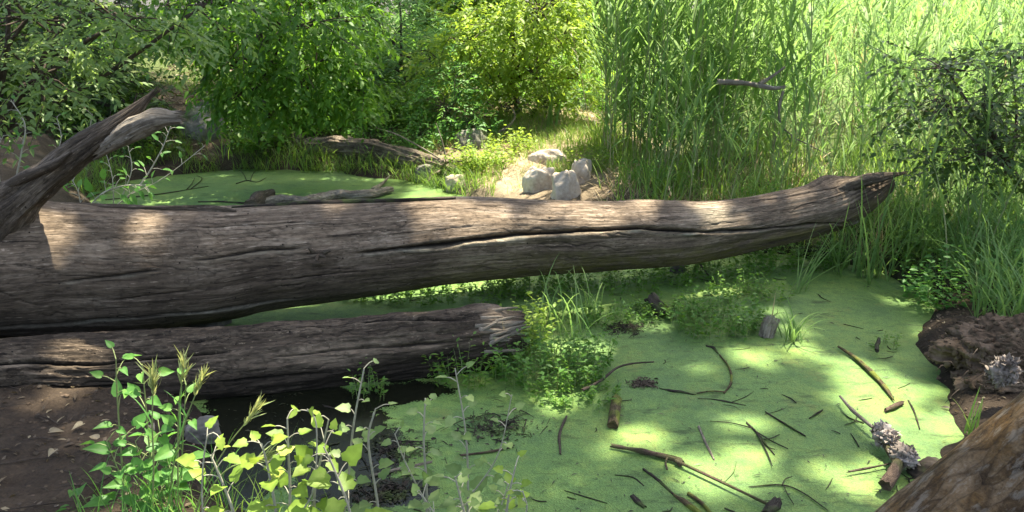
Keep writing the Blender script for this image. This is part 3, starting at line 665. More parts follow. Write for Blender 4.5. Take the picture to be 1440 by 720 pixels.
for k, (lab, pts, r) in enumerate((('long thin dead stem leaning left above the root clump', [(632, 232), (600, 212), (560, 190), (530, 180)], .012),
        ('upright thin dead stem rising from the root clump', [(628, 226), (622, 200), (614, 175)], .011),
        ('dark dead stem sloping down right from the root clump onto the trunk', [(634, 232), (642, 252), (652, 276)], .014),
        ('dry branch arching up from the sunny bank beside the shrub', [(640, 222), (675, 198), (712, 180), (724, 165), (722, 155)], .022))):
    stick('dead_branch', lab, pts, [r, r * .8, r * .4], 'pale_wood' if k != 2 else 'twig', Y=9.7 if k < 3 else 10.8, seed=70 + k, cat='dead stem')
# pool in the back
stick('pale_log', 'pale forked driftwood log lying on the far duckweed pool behind the trunk', [(352, 289), (392, 282), (430, 284), (470, 274), (512, 274), (550, 266)], [.035, .05, .058, .048, .052, .034], 'pale_wood', z=.05, cat='log', seed=80, seg=16, branches=[([(524, 268), (538, 258), (548, 247)], [.035, .022, .008])])
stick('wood_stub', 'short grey wood stub standing up beside the pale driftwood log', [(352, 290), (366, 280), (381, 273)], [.07, .085, .055], 'stub', z=.08, cat='stump', seed=81, seg=14)
stick('dead_branch', 'thin dark dead branch floating at the left of the far pool', [(150, 281), (200, 276), (245, 270), (292, 262)], [.014, .014, .012, .006], 'dark_wood', cat='branch', seed=82, branches=[([(262, 267), (270, 258), (274, 250)], [.008, .004]), ([(268, 266), (284, 252), (276, 246)], [.008, .004])])
stick('dead_branch', 'dark twiggy branch poking out of the middle of the far pool', [(333, 258), (347, 254), (362, 256), (374, 250)], [.010, .012, .01, .004], 'dark_wood', cat='branch', seed=83, branches=[([(347, 254), (342, 244), (335, 238)], [.007, .003]), ([(352, 255), (356, 244), (362, 238)], [.007, .003])])
stick('dead_branch', 'flat dark stick floating just behind the trunk on the far pool', [(280, 284), (310, 284), (342, 286)], [.012, .018, .02], 'dark_wood', cat='branch', seed=84)

# ------------------------------------------------------------------ trees: leaf sprays hung on limbs
def sprays(blobs, seed, per=9, length=.34, lf=.08, wd=.5, tmpl=LEAF, droop=.5, shell=.55, tint_hi=1.0):
    """blobs: (centre, radii, count). returns (leaf geo, twig geo, spray origins)"""
    g = rng(seed); P, D, NN, L, TI, tw, org = [], [], [], [], [], [], []
    for (c, rd, cnt) in blobs:
        c, rd = np.asarray(c, float), np.asarray(rd, float)
        u = nrm(g.standard_normal((cnt, 3))); rad = shell + (1 - shell) * g.random((cnt, 1)) ** .7
        rad = rad * (1 + .22 * fbm(u[:, 0] * 2 + seed, u[:, 1] * 2, u[:, 2] * 2, seed, 2))[:, None]
        o = c + u * rd * rad
        d = nrm(u * np.array([1, 1, .35]) + g.standard_normal((cnt, 3)) * .45 + np.array([0, 0, -droop]))
        ln = length * (.6 + .8 * g.random(cnt)); tint0 = np.clip(.5 + .22 * g.standard_normal(cnt), 0, 1)
        t = np.linspace(.12, 1, per)
        pos = o[:, None] + d[:, None] * (t[None, :, None] * ln[:, None, None]); pos[..., 2] -= (t[None] ** 2) * ln[:, None] * .22 * droop
        side = nrm(np.cross(d, [0, 0, 1.0])); sg = np.where(np.arange(per) % 2 == 0, 1, -1)[None, :, None]
        dd = nrm(d[:, None] * .65 + side[:, None] * sg * .75 + g.standard_normal((cnt, per, 3)) * .28 + np.array([0, 0, -.35 * droop]))
        nn = nrm(np.array([0, 0, 1.0]) + g.standard_normal((cnt, per, 3)) * .42 + np.array([0, -.15, 0]))
        P.append(pos.reshape(-1, 3)); D.append(dd.reshape(-1, 3)); NN.append(nn.reshape(-1, 3))
        L.append((lf * (.6 + .7 * g.random((cnt, per)))).ravel()); TI.append(np.clip(tint0[:, None] + .18 * g.standard_normal((cnt, per)), 0, tint_hi).ravel())
        org.append(np.concatenate([o, o + d * ln[:, None]], 1))
    P, D, NN, L, TI = map(np.concatenate, (P, D, NN, L, TI)); org = np.concatenate(org)
    return leaves(P, D, NN, L, L * wd, tmpl, TI), org
def tree(name, label, cat, base, blobs, mat, seed, trunk_r=.05, limb_r=.018, wood='live_bark', twigs=90, group=None, trunk_to=None, **kw):
    geo, org = sprays(blobs, seed, **kw); g = rng(seed + 1)
    base = np.asarray(base, float); t = empty(name, base)
    top = np.mean([b[0] for b in blobs], 0) if trunk_to is None else np.asarray(trunk_to)
    mid = (base + top) / 2 + g.standard_normal(3) * np.array([.08, .08, .03])
    w_ = [tube([base - [0, 0, .1], base + (mid - base) * .5, mid, top], [trunk_r, trunk_r * .8, trunk_r * .65, limb_r], 10, 24, .12, seed)]
    for c, rd, cnt in blobs:
        c = np.asarray(c, float); w_.append(tube([mid, (mid + c) / 2 + g.standard_normal(3) * .08, c], [limb_r * 1.3, limb_r, limb_r * .5], 6, 12, .1, seed))
    cs = np.array([b[0] for b in blobs])
    for k in g.permutation(len(org))[:twigs]:
        a, b = org[k, :3], org[k, 3:]; c = cs[np.argmin(((cs - a)**2).sum(1))]
        w_.append(tube([c + (a - c) * .15, (c + a) / 2 + g.standard_normal(3) * .04, a, b], [limb_r * .5, limb_r * .35, limb_r * .22, .002], 5, 8, 0, 1, False))
    build('trunk', join(w_), M[wood], parent=t); build('crown', geo, mat, parent=t)
    tag(t, label, cat, group); return t
def B(px, py, Y, rx, ry, rz, n): return (at(px, py, Y), (rx, ry, rz), n)
def base_at(px, Y):
    d = ray(px, 200); x = d[0] * Y / d[1]; return (x, Y, gz(x, Y))

# left: grey-leaved poplar hanging in from the top left, near
tree('poplar_tree', 'grey green leaved poplar hanging in at the top left corner', 'tree', base_at(-120, 6.6),
     [B(40, 25, 6.2, .75, .5, .34, 110), B(170, 30, 6.4, .55, .45, .24, 70), B(60, 105, 6.1, .6, .4, .26, 85), B(-40, 120, 6.0, .5, .4, .4, 70), B(10, -70, 6.2, .8, .6, .4, 60), B(290, 5, 6.6, .4, .3, .14, 24)],
     M['lf_poplar'], 301, .07, .02, wood='twig', twigs=70, per=9, length=.36, lf=.078, wd=.42, droop=.35)
# dark layered tree on the left bank, further off
tree('bank_tree', 'dark broad leaved tree overhanging the left bank behind the poplar', 'tree', base_at(60, 11.5),
     [B(60, 90, 11.0, 1.1, .7, .5, 120), B(140, 115, 11.2, .6, .7, .32, 90), B(110, 20, 11.0, 1.2, .8, .4, 120), B(-80, 60, 10.8, 1.1, .8, .8, 90), B(185, 160, 10.8, .35, .5, .14, 30), B(90, -60, 11.2, 1.5, 1, .5, 90)],
     M['lf_dark'], 302, .12, .035, per=10, length=.5, lf=.11, wd=.55, droop=.6)
# maple-like tree overhanging the pool
tree('maple_tree', 'deep green maple with drooping boughs over the far pool', 'tree', base_at(385, 11.6),
     [B(400, 40, 9.3, .75, .6, .42, 150), B(350, 100, 9.2, .45, .45, .38, 95), B(440, 95, 9.4, .55, .5, .36, 120), B(500, 125, 9.6, .30, .35, .17, 48), B(425, 122, 9.4, .42, .4, .20, 60), B(300, 30, 9.0, .7, .5, .26, 80), B(230, 22, 9.0, .6, .5, .15, 55), B(480, 30, 9.8, .5, .5, .35, 80), B(390, -60, 9.5, 1.5, .8, .4, 110), B(335, 135, 9.3, .18, .25, .16, 18), ((-3.2, 10.2, 4.9), (2.0, 1.3, 1.5), 170)],  # last mass lies above the view, added to block sky reflected in the water
     M['lf_maple'], 303, .10, .03, per=10, length=.36, lf=.098, wd=.5, droop=.85)
tree('willow_shrub', 'blue green narrow leaved willow between the maple and the sunny shrub', 'shrub', base_at(560, 13.6),
     [B(545, 60, 13.2, .8, .6, .75, 190), B(600, 95, 13.0, .5, .5, .6, 120), B(500, 90, 13.3, .45, .5, .6, 90), B(560, -20, 13.4, 1.0, .7, .6, 110)],
     M['lf_willow'], 304, .06, .02, per=12, length=.5, lf=.13, wd=.2, droop=.1)
tree('sunny_shrub', 'bright yellow green sunlit shrub in the middle of the far bank', 'shrub', base_at(730, 12.6),
     [B(720, 45, 11.6, .75, .6, .55, 210), B(790, 60, 11.7, .5, .5, .55, 130), B(660, 60, 11.7, .5, .5, .5, 120), B(750, 105, 11.5, .45, .45, .25, 70), B(690, 115, 11.6, .3, .35, .26, 50), B(720, -40, 11.8, 1.2, .8, .5, 140), B(620, 85, 11.9, .4, .4, .4, 70), B(815, 110, 11.6, .3, .35, .3, 46), B(760, 15, 11.3, .6, .4, .35, 90)],
     M['lf_bright'], 305, .06, .022, per=10, length=.34, lf=.09, wd=.5, droop=.45)
tree('dark_shrub', 'dark shaded bush under the right half of the sunny shrub', 'shrub', base_at(765, 12.6), [B(765, 140, 12.2, .6, .4, .28, 80), B(700, 150, 12.3, .4, .3, .22, 46)], M['lf_dark'], 310, .03, .012, per=8, length=.3, lf=.08, wd=.5, droop=.3)
tree('leafy_shrub', 'mid green leafy shrub at the foot of the maple beside the root clump', 'shrub', base_at(625, 11.3),
     [B(625, 150, 10.8, .42, .4, .34, 100), B(665, 175, 10.7, .3, .3, .22, 60), B(590, 190, 10.6, .28, .3, .18, 46), B(640, 110, 11.2, .4, .4, .3, 70)],
     M['lf_fresh'], 306, .03, .012, per=9, length=.26, lf=.065, wd=.5, droop=.4)
tree('sunny_shrub', 'small pale sunlit bush glowing in the gap above the dirt path at left', 'shrub', base_at(250, 16.2),
     [B(245, 80, 15.8, .55, .5, .32, 120), B(265, 60, 16.0, .45, .4, .3, 80)], M['lf_yel'], 307, .03, .012, per=9, length=.3, lf=.10, wd=.35, droop=.1)
tree('dark_shrub', 'dark leaved shrub leaning over the reeds at the right edge', 'shrub', base_at(1540, 6.7),
     [B(1330, 150, 6.3, .4, .35, .10, 44), B(1390, 145, 6.3, .45, .4, .12, 66), B(1370, 215, 6.2, .45, .4, .14, 70), B(1440, 190, 6.4, .45, .4, .25, 70), B(1330, 95, 6.4, .4, .4, .08, 36), B(1420, 80, 6.5, .4, .4, .1, 40)],
     M['lf_dark'], 308, .05, .012, per=8, length=.3, lf=.06, wd=.62, droop=.25)
tree('dark_shrub', 'low dark undergrowth bush on the shaded left bank below the poplar', 'shrub', base_at(90, 10.6),
     [B(40, 165, 10.4, .6, .4, .3, 80), B(130, 190, 10.3, .45, .4, .22, 55), B(215, 195, 10.6, .3, .3, .16, 34)], M['lf_dark'], 309, .03, .012, per=8, length=.3, lf=.07, wd=.5, droop=.2)
# far trees behind everything
far = [(-180, 19, 3.2, 'dark', 'dark tree closing the view at the far left edge'), (60, 18, 2.6, 'maple', 'dark green tree far behind the poplar'), (330, 19, 2.4, 'maple', 'green tree far behind the maple'),
       (470, 17, 1.8, 'bright', 'sunlit tree far behind the willow, left'), (620, 18, 2.0, 'bright', 'sunlit tree far behind the willow and the sunny shrub'), (830, 20, 2.0, 'bright', 'sunlit tree far behind the left edge of the reeds'), (1010, 26, 2.6, 'maple', 'green tree far beyond the middle of the reed bed'),
       (1200, 29, 3.0, 'willow', 'grey green tree far beyond the right half of the reed bed'), (1420, 27, 3.0, 'maple', 'green tree far beyond the reed bed at the right edge'), (1640, 24, 3.0, 'dark', 'dark tree just past the right edge beyond the reeds')]
for k, (px, Y, r, mt, lab) in enumerate(far):
    b = base_at(px, Y); c = np.array([b[0], b[1], b[2] + 2.6])
    g = rng(400 + k); bl = [(c + g.standard_normal(3) * np.array([.45, .3, .35]) * r, (r * .62, r * .5, r * .55), 150) for _ in range(5)]
    bl += [((b[0] + g.standard_normal() * r * .6, Y - .4, b[2] + .7), (r * .55, .6, .75), 110) for _ in range(2)]
    bl.append((c + [0, .3, r * 1.1 + 1.5], (r * .9, r * .7, r * 1.1 + .6), 260))  # high mass out of view, added to block sky reflected in the water
    tree('far_tree', lab, 'tree', b, bl, M['lf_' + mt], 410 + k, .14, .05, per=9, length=.6, lf=.2, wd=.5, droop=.5, twigs=40, shell=.3)

# ------------------------------------------------------------------ leaning tree, bottom right; its unseen crown overhead is gapped along the sun to place the dapples
ax = [(.45, 1.55, -.15), (.80, 1.82, .08), (1.26, 1.97, .42), (1.67, 2.07, .75), (2.3, 2.2, 1.4), (2.9, 2.1, 2.8), (3.2, 1.4, 5.0), (3.4, .6, 8.0), (3.2, .8, 11.0)]
lean = empty('leaning_tree', (.6, 1.66, .0))
geo = tube(ax, [.30, .25, .225, .22, .215, .20, .18, .13, .07], 150, 420, .07, 90, fscale=3.0)
Vt = geo[0]; Vt += nrm(Vt - np.array([0, 0, 0])) * 0
build('trunk', geo, M['bark'], parent=lean)
def lit(px, py, rx, ry, Y=None, z=0.0, k=.92):
    p = gp(px, py, z) if Y is None else at(px, py, Y); s = np.linalg.norm(p - CAM) / FPX
    return (p, rx * s * k, ry * s * k / (1 if Y is not None else max(.3, (EYE - z) / np.linalg.norm(p - CAM))))
LIT = [lit(*a) for a in ((905, 458, 55, 9), (1123, 487, 34, 18), (1060, 503, 46, 17), (1212, 530, 62, 34), (1260, 590, 62, 26), (1300, 640, 50, 38), (1185, 682, 22, 15), (1140, 650, 26, 15), (1307, 475, 22, 9),
    (903, 613, 58, 20), (1037, 590, 46, 18), (1020, 667, 56, 34), (960, 683, 34, 18), (1047, 640, 30, 20), (793, 560, 58, 20), (733, 600, 32, 12), (550, 600, 34, 14), (580, 568, 40, 9), (1205, 380, 40, 6), (1290, 388, 40, 6),
    (1240, 700, 26, 16), (880, 400, 40, 9), (360, 445, 60, 14), (430, 437, 40, 10), (600, 405, 150, 20), (1100, 440, 24, 7), (1215, 610, 30, 14), (1330, 590, 22, 20), (985, 520, 36, 10), (1160, 560, 18, 12), (840, 650, 20, 10), (790, 690, 22, 12))]
LIT += [lit(*a) for a in ((60, 50, 60, 40, 6.1), (150, 35, 60, 26, 6.4), (30, 110, 50, 30, 6.0), (210, 45, 50, 20, 6.4), (440, 90, 90, 50, 9.3), (330, 60, 60, 50, 9.2), (420, 150, 60, 30, 9.4), (240, 20, 50, 20, 9.0), (220, 215, 60, 40, 5.3), (260, 120, 50, 20, 13.2), (500, 250, 100, 12, 9.9), 
    (235, 160, 22, 12, 4.2), (120, 655, 70, 14, 3.2), (60, 620, 30, 10, 3.5), 
    (330, 660, 140, 100, 2.5), (200, 640, 80, 90, 2.6), (450, 640, 80, 90, 2.5), (230, 560, 50, 40, 2.75), (690, 700, 60, 30, 2.5), (520, 690, 50, 40, 2.5), (610, 600, 40, 30, 2.6), (715, 590, 26, 18, 2.6),
    (785, 490, 75, 38, 4.6), (1000, 430, 46, 26, 5.6), (1075, 455, 20, 18, 5.3), (1400, 515, 40, 26, 3.7), (1245, 630, 40, 34, 3.2), (1350, 650, 40, 40, 2.2), (1420, 600, 40, 40, 2.1))]
def lit_on(lg, px, py, rx, ry):
    p = lg.surf(px, py); k = np.linalg.norm(p - CAM) / FPX; return (p, rx * k, ry * k)
LIT += [lit_on(big, *a) for a in ((640, 300, 52, 46), (585, 290, 34, 18), (700, 318, 30, 34), (760, 290, 16, 14), (812, 300, 52, 40), (985, 300, 32, 48), (1120, 275, 20, 16), (740, 305, 16, 14), (880, 300, 12, 22), (86, 335, 34, 44), (215, 318, 24, 30), (30, 312, 22, 16), (1190, 262, 26, 22), (1065, 282, 24, 12), (480, 292, 22, 10), (900, 290, 14, 14))]
LIT += [lit_on(low, *a) for a in ((695, 446, 34, 24), (600, 442, 34, 10), (105, 490, 26, 12), (330, 470, 34, 8), (470, 462, 30, 8))]
g = rng(91); n = 110000
sx_ = np.concatenate([g.uniform(-7, 6.2, int(n * .68)), g.uniform(-10, -1.3, n - int(n * .68))])
sy_ = np.concatenate([g.uniform(.2, 7.6, int(n * .68)), g.uniform(7.6, 13.2, n - int(n * .68))])
hz = g.uniform(10.0, 13.5, n); Pc = np.stack([sx_, sy_, 0 * hz], 1) + SUN[None] / SUN[2] * hz[:, None]
keep = np.ones(n, bool)
for (p_, rx, ry) in LIT:  # clears canopy leaves on the sun line to each chosen light patch
    q = Pc - SUN[None] * ((Pc[:, 2] - p_[2]) / SUN[2])[:, None]
    rag = 1 + .22 * fbm(q[:, 0] * 3, q[:, 1] * 3, None, 17, 2)
    keep &= np.hypot((q[:, 0] - p_[0]) / (rx + .05), (q[:, 1] - p_[1]) / (ry + .05)) > rag
fl = fbm(sx_ * 2.1, sy_ * 2.1, None, 93, 3)
keep &= ~(fl > .86)
keep &= ~((sx_ > 3.0) & (vnoise(sx_ * 1.8, sy_ * 1.8, None, 95) > .6) & (sy_ > 4.5))
keep &= ~((sy_ > 8.2) & (sx_ < -1) & (g.random(n) < .45))
Pc = Pc[keep]; n = len(Pc)
dv = g.standard_normal((n, 3)) * np.array([1, 1, .35]); nv = np.array([0, 0, 1.0]) + g.standard_normal((n, 3)) * .45
cr_ = [leaves(Pc, dv, nv, g.uniform(.15, .23, n), g.uniform(.11, .16, n), DIAM, g.random(n))]
m = 9000; th = g.uniform(-3.5, .25, m); zz_ = g.uniform(1.6, 11.0, m); ra = g.uniform(6.2, 8.0, m) - .12 * zz_      # unseen loose leaves added round behind the camera to block sky light
Ps = np.stack([.5 + np.cos(th) * ra * 1.15, 2.0 + np.sin(th) * ra, zz_], 1); Ps = Ps[fbm(th * 3, zz_ * .8, None, 97, 3) > -.35]; m = len(Ps)
kp = (Ps[:, 1] < 1.0) | (np.abs(Ps[:, 0]) > Ps[:, 1] * 1.0 + .8); Ps = Ps[kp]; m = len(Ps)
cr_.append(leaves(Ps, g.standard_normal((m, 3)), np.array([0, 0, .6]) + g.standard_normal((m, 3)), g.uniform(.15, .25, m), g.uniform(.11, .17, m), DIAM, g.random(m)))
build('crown', join(cr_), M['lf_canopy'], parent=lean)  # also carries the added sky-blocking leaves behind the camera
lb = []
for k in range(16):
    e = Pc[g.integers(n)]; s_ = np.array(ax[6]) if k % 2 else np.array(ax[7])
    lb.append(tube([s_, (s_ * .6 + e * .4) + [0, 0, .8], e], [.03, .02, .006], 7, 14, .1, k))
build('limb', join(lb), M['live_bark'], parent=lean)
tag(lean, 'leaning tree with orange lichen on its bark at bottom right', 'tree')

# ------------------------------------------------------------------ reeds
def reed_variant(seed, H, nl, lf=.64, wd=.036, lean_=.10, dense=1.0):
    g = rng(seed); az = g.uniform(0, 6.28); k = 9; t = np.linspace(0, 1, k)
    path = np.stack([np.cos(az) * lean_ * H * t**2, np.sin(az) * lean_ * H * t**2, H * t], 1)
    st = tube(path, [.0075, .0065, .004, .002], 5, 12, 0, 1, False); st = (st[0], st[1], st[2], np.clip(1.0 - st[0][:, 2] / H * .9, 0, 1), st[4])
    nl = int(nl * 1.35); tl = np.sort(g.uniform(.10, 1, nl)) ; P = np.stack([np.interp(tl, t, path[:, j]) for j in range(3)], 1)
    wind = .5; a = np.where(np.arange(nl) % 2 == 0, 0, np.pi) + g.normal(0, .7, nl) + az
    L = lf * (.65 + .6 * g.random(nl)) * (1 - .35 * np.abs(tl - .55)); th0 = g.uniform(.35, .95, nl) * (1.15 - .35 * tl); bend = g.uniform(.1, 1.35, nl)
    lv = blades(P, a, L, wd * (.7 + .6 * g.random(nl)), th0, bend, 6, np.clip(.5 + .25 * g.standard_normal(nl), 0, 1), 'reed')
    return st, lv
def mk(geo, name, mat):
    me = mesh_data(name, geo[0], geo[1], geo[2], geo[3]); me.materials.append(mat); return me
REEDV = []
for k in range(14):
    st, lv = reed_variant(500 + k, 2.3 + .9 * (k % 5) / 5, 15 + k % 5)
    REEDV.append((mk(st, 'reed', M['reed_stalk']), mk(lv, 'foliage', M['reed'])))
FARV = [(a, mk(reed_variant(530 + k, 2.4, 14, .5, .026)[1], 'foliage', M['reed_far'])) for k, (a, b) in enumerate(REEDV[:8])]
reed_count = 0
def reed(x, y, h, label, group, var, g):
    global reed_count
    a, b = var[g.integers(len(var))]
    o = bpy.data.objects.new('reed', a); col.objects.link(o); o.location = (x, y, gz(x, y) - .02)
    o.rotation_euler = (g.normal(0, .06), g.normal(0, .06), g.uniform(0, 6.28)); s = h / 2.6; o.scale = (s, s, s)
    c = bpy.data.objects.new('foliage', b); col.objects.link(c); c.parent = o
    tag(o, label, 'reed', group); reed_count += 1
g = rng(55)
def stand(n, x0, x1, y0, y1, h0, h1, label, group, var, ok=lambda x, y: True):
    k = 0
    while k < n:
        x, y = g.uniform(x0, x1), g.uniform(y0, y1)
        if shore_d(np.array([x]), np.array([y]))[0] < .1 or not ok(x, y): continue
        reed(x, y, g.uniform(h0, h1), label, group, var, g); k += 1
stand(105, 1.0, 3.3, 8.3, 10.6, 2.1, 3.1, 'tall green reed in the sunlit stand behind the middle of the fallen trunk', 'reeds behind the middle of the trunk', REEDV, lambda x, y: (x - 1.0) > (y - 9.5) * .12)
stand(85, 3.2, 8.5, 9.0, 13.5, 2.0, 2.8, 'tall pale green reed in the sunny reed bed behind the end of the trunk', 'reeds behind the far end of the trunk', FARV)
DRYV = [(mk(reed_variant(560 + k, 2.2, 5, .4, .02)[0], 'reed', M['straw']), mk(reed_variant(560 + k, 2.2, 5, .4, .02)[1], 'foliage', M['straw'])) for k in range(4)]
stand(26, 1.0, 6.5, 8.2, 11.5, 1.4, 2.4, 'dry straw coloured dead reed among the green reeds behind the trunk', 'dead reeds among the green ones', DRYV)
ARCV = []
for k in range(8):
    st, lv = reed_variant(580 + k, 1.9, 14, .62, .026, .28); ARCV.append((mk(st, 'reed', M['reed_stalk']), mk(lv, 'foliage', M['reed'])))
stand(34, 1.3, 3.6, 7.0, 8.4, 1.0, 1.8, 'low arching green reed just behind the trunk in front of the taller reeds', 'low arching reeds behind the trunk', ARCV)
stand(34, 3.25, 5.0, 5.6, 7.4, 1.2, 2.0, 'arching dark green reed crowding round the tip of the fallen trunk', 'arching reeds at the trunk tip', ARCV, lambda x, y: y < 6.4 or x > 3.9)
stand(16, 3.2, 5.2, 5.4, 8.0, 1.0, 1.7, 'short dark green reed on the shaded right bank beside the duckweed', 'reeds on the right bank', REEDV, lambda x, y: x > 3.25 + (6.6 - y) * .1)
def big_reeds(n, reg, seed, H, mat, name, label):
    g = rng(seed); geos = [reed_variant(seed + k, 2.4, 11, .55, .034) for k in range(6)]; out_ = []
    for i in range(n):
        x = g.uniform(reg[0], reg[1]); y = g.uniform(reg[2], reg[3]); a = g.uniform(0, 6.28); s = g.uniform(*H) / 2.4
        lv = geos[g.integers(6)][1]; Rm = np.array([[math.cos(a), -math.sin(a), 0], [math.sin(a), math.cos(a), 0], [0, 0, 1]])
        out_.append(((lv[0] @ Rm.T) * s + [x, y, gz(x, y)], None, lv[2], np.clip(lv[3] + g.normal(0, .15), 0, 1), None))
    o = build(name, join(out_), mat); tag(o, label, 'reeds', kind='stuff')
big_reeds(260, (1.3, 8.5, 8.8, 13.5), 640, (1.8, 2.9), M['reed'], 'reed_thicket', 'mass of green reed leaves filling the reed bed behind the tall single reeds')
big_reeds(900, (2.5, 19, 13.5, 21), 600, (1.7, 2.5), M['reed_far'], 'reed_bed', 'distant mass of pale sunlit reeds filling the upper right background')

# ------------------------------------------------------------------ grass and undergrowth
def scatter(n, reg, g, ok):
    x = g.uniform(reg[0], reg[1], n); y = g.uniform(reg[2], reg[3], n); k = ok(x, y); x, y = x[k], y[k]
    return np.stack([x, y, ground_h(x, y) - .01], 1)
g = rng(61)
P = scatter(16000, (-1.6, 1.6, 8.6, 12.5), g, lambda x, y: (shore_d(x, y) > .05) & (fbm(x * 1.6, y * 1.6, None, 31, 3) > -.2)); n = len(P)
gr = blades(P, g.uniform(0, 6.28, n), g.uniform(.06, .20, n), g.uniform(.006, .012, n), g.uniform(.1, .6, n), g.uniform(.2, 1.3, n), 3, np.clip(.6 + .25 * g.standard_normal(n), 0, 1))
P = scatter(9000, (1.0, 6.5, 6.5, 10.5), g, lambda x, y: (shore_d(x, y) > .03) & (fbm(x * 1.5, y * 1.5, None, 35, 3) > -.25)); n = len(P)
P = P[g.random(n) < .55]; n = len(P)
gr2 = blades(P, g.uniform(0, 6.28, n), g.uniform(.15, .75, n), g.uniform(.008, .020, n), g.uniform(.05, .8, n), g.uniform(.3, 1.7, n), 4, np.clip(.42 + .22 * g.standard_normal(n), 0, 1))
P = scatter(6000, (-5.5, -1, 9.6, 13), g, lambda x, y: (shore_d(x, y) > .02) & (fbm(x * 1.3, y * 1.3, None, 33, 3) > .05)); n = len(P)
gr3 = blades(P, g.uniform(0, 6.28, n), g.uniform(.12, .4, n), g.uniform(.006, .012, n), g.uniform(.1, .6, n), g.uniform(.4, 1.7, n), 4, np.clip(.3 + .2 * g.standard_normal(n), 0, 1))
P = scatter(5200, (3.0, 6.5, 4.4, 7.6), g, lambda x, y: (shore_d(x, y) > .22) & (fbm(x * 2, y * 2, None, 36, 3) > -.3)); n = len(P)
gr4 = blades(P, g.uniform(0, 6.28, n), g.uniform(.25, .85, n), g.uniform(.010, .022, n), g.uniform(.05, .9, n), g.uniform(.3, 1.6, n), 5, np.clip(.18 + .2 * g.standard_normal(n), 0, 1))
go = build('shore_grass', gr4, M['reed']); tag(go, 'thick dark green grass on the shaded right bank', 'grass', kind='stuff')
P = scatter(16000, (-5.6, -.3, 8.6, 11.2), g, lambda x, y: (np.abs(shore_d(x, y) - .12) < .22) & (fbm(x * 2, y * 2, None, 37, 2) > -.25)); n = len(P); P[:, 2] = np.maximum(P[:, 2], 0)
gr5 = blades(P, g.uniform(0, 6.28, n), g.uniform(.10, .42, n), g.uniform(.006, .013, n), g.uniform(.2, .9, n), g.uniform(.6, 2.0, n), 4, np.clip(.12 + .25 * g.standard_normal(n), 0, 1))
go = build('grass', join([gr, gr2, gr3, gr5]), M['grass']); tag(go, 'wild grass growing over the banks around the pond', 'grass', kind='stuff')
P = scatter(7000, (-1.3, 1.8, 8.8, 13), g, lambda x, y: shore_d(x, y) > .2); n = len(P)
s1 = blades(P, g.uniform(0, 6.28, n), g.uniform(.08, .3, n), g.uniform(.004, .009, n), g.uniform(.9, 1.5, n), g.uniform(-.2, .3, n), 3, g.random(n))
P = scatter(4200, (.9, 4.2, 6.7, 9.2), g, lambda x, y: shore_d(x, y) > .05); n = len(P)
s2 = blades(P, g.uniform(0, 6.28, n), g.uniform(.15, .45, n), g.uniform(.006, .012, n), g.uniform(.8, 1.5, n), g.uniform(-.2, .3, n), 3, g.random(n))
so_ = build('dead_straw', join([s1, s2]), M['straw']); tag(so_, 'dry straw strewn over the sunny bank behind the trunk', 'straw', kind='stuff')

def leafy(n_stem, h, spread, lf, seed, tmpl=LEAF, wd=.5, per=8, lean_=.5):
    """many thin leafy stems: returns leaf geo + stem geo around the origin"""
    g = rng(seed); th = g.uniform(0, 6.28, n_stem); rr = np.sqrt(g.random(n_stem)); sp_ = np.asarray(spread)
    base = np.stack([np.cos(th) * rr * sp_[0], np.sin(th) * rr * sp_[1], 0 * th], 1)
    H = h * (.45 + .65 * g.random(n_stem)) * (1.1 - .5 * rr); az = th + g.normal(0, .7, n_stem); ln = lean_ * (.2 + g.random(n_stem))
    t = np.linspace(.15, 1, per)
    pos = base[:, None] + np.stack([np.cos(az)[:, None] * ln[:, None] * H[:, None] * t**1.5, np.sin(az)[:, None] * ln[:, None] * H[:, None] * t**1.5, H[:, None] * t], -1)
    a2 = g.uniform(0, 6.28, (n_stem, per)); dd = np.stack([np.cos(a2), np.sin(a2), g.normal(.15, .3, a2.shape)], -1)
    nn = np.array([0, 0, 1.0]) + g.standard_normal(dd.shape) * .4
    L = lf * (.5 + .8 * g.random(a2.shape)); ti = np.clip(.4 + .25 * t[None] + .2 * g.standard_normal(a2.shape), 0, 1)
    lv = leaves(pos.reshape(-1, 3), dd.reshape(-1, 3), nn.reshape(-1, 3), L.ravel(), L.ravel() * wd, tmpl, ti.ravel())
    st = blades(base, az, H * 1.05, .004, ln * .5, ln * .8, 4, np.full(n_stem, .3), 'reed')
    return lv, st
g = rng(750); und = []
for k in range(470):
    x, y = g.uniform(-8, 3), g.uniform(10.6, 18)
    if k < 190:
        x, y = g.uniform(-7.5, -1), g.uniform(10.4, 12.2)
        if x > -3.1 and y < 11.3: continue
    if shore_d(np.array([x]), np.array([y]))[0] < .3 or (-1.3 < x < 2 and y < 12.4) or (abs(x / y + .42) < .055 and y < 15.3): continue
    lv, st = leafy(26, g.uniform(.3, .9) * (1.3 if y > 13 else .6), (.4, .4), .085, 760 + k % 12, per=8, lean_=.6)
    und.append((lv[0] + [x, y, gz(x, y)], lv[1], None, np.clip(lv[3] + g.normal(0, .2), 0, 1), None))
uo = build('undergrowth', join(und), M['lf_maple']); tag(uo, 'leafy green undergrowth filling the ground under the far trees', 'undergrowth', kind='stuff')
def clump(name, label, cat, px, py, n, h, spread, lf, seed, mat='lf_cress', z=0.0, group=None, Y=None, extra=None, **kw):
    c = gp(px, py, z) if Y is None else np.array(base_at(px, Y)); lv, st = leafy(n, h, spread, lf, seed, **kw)
    o = build(name, (st[0] + c, st[1], st[2], st[3], None), M['reed_stalk'], origin=c); tag(o, label, cat, group)
    build('foliage', (lv[0] + c, lv[1], lv[2], lv[3], None), M[mat], parent=o)
    return o
clump('water_plant', 'large sunlit mound of leafy water plants beside the broken end of the lower log', 'water plant', 775, 525, 190, .30, (.36, .28), .040, 701)
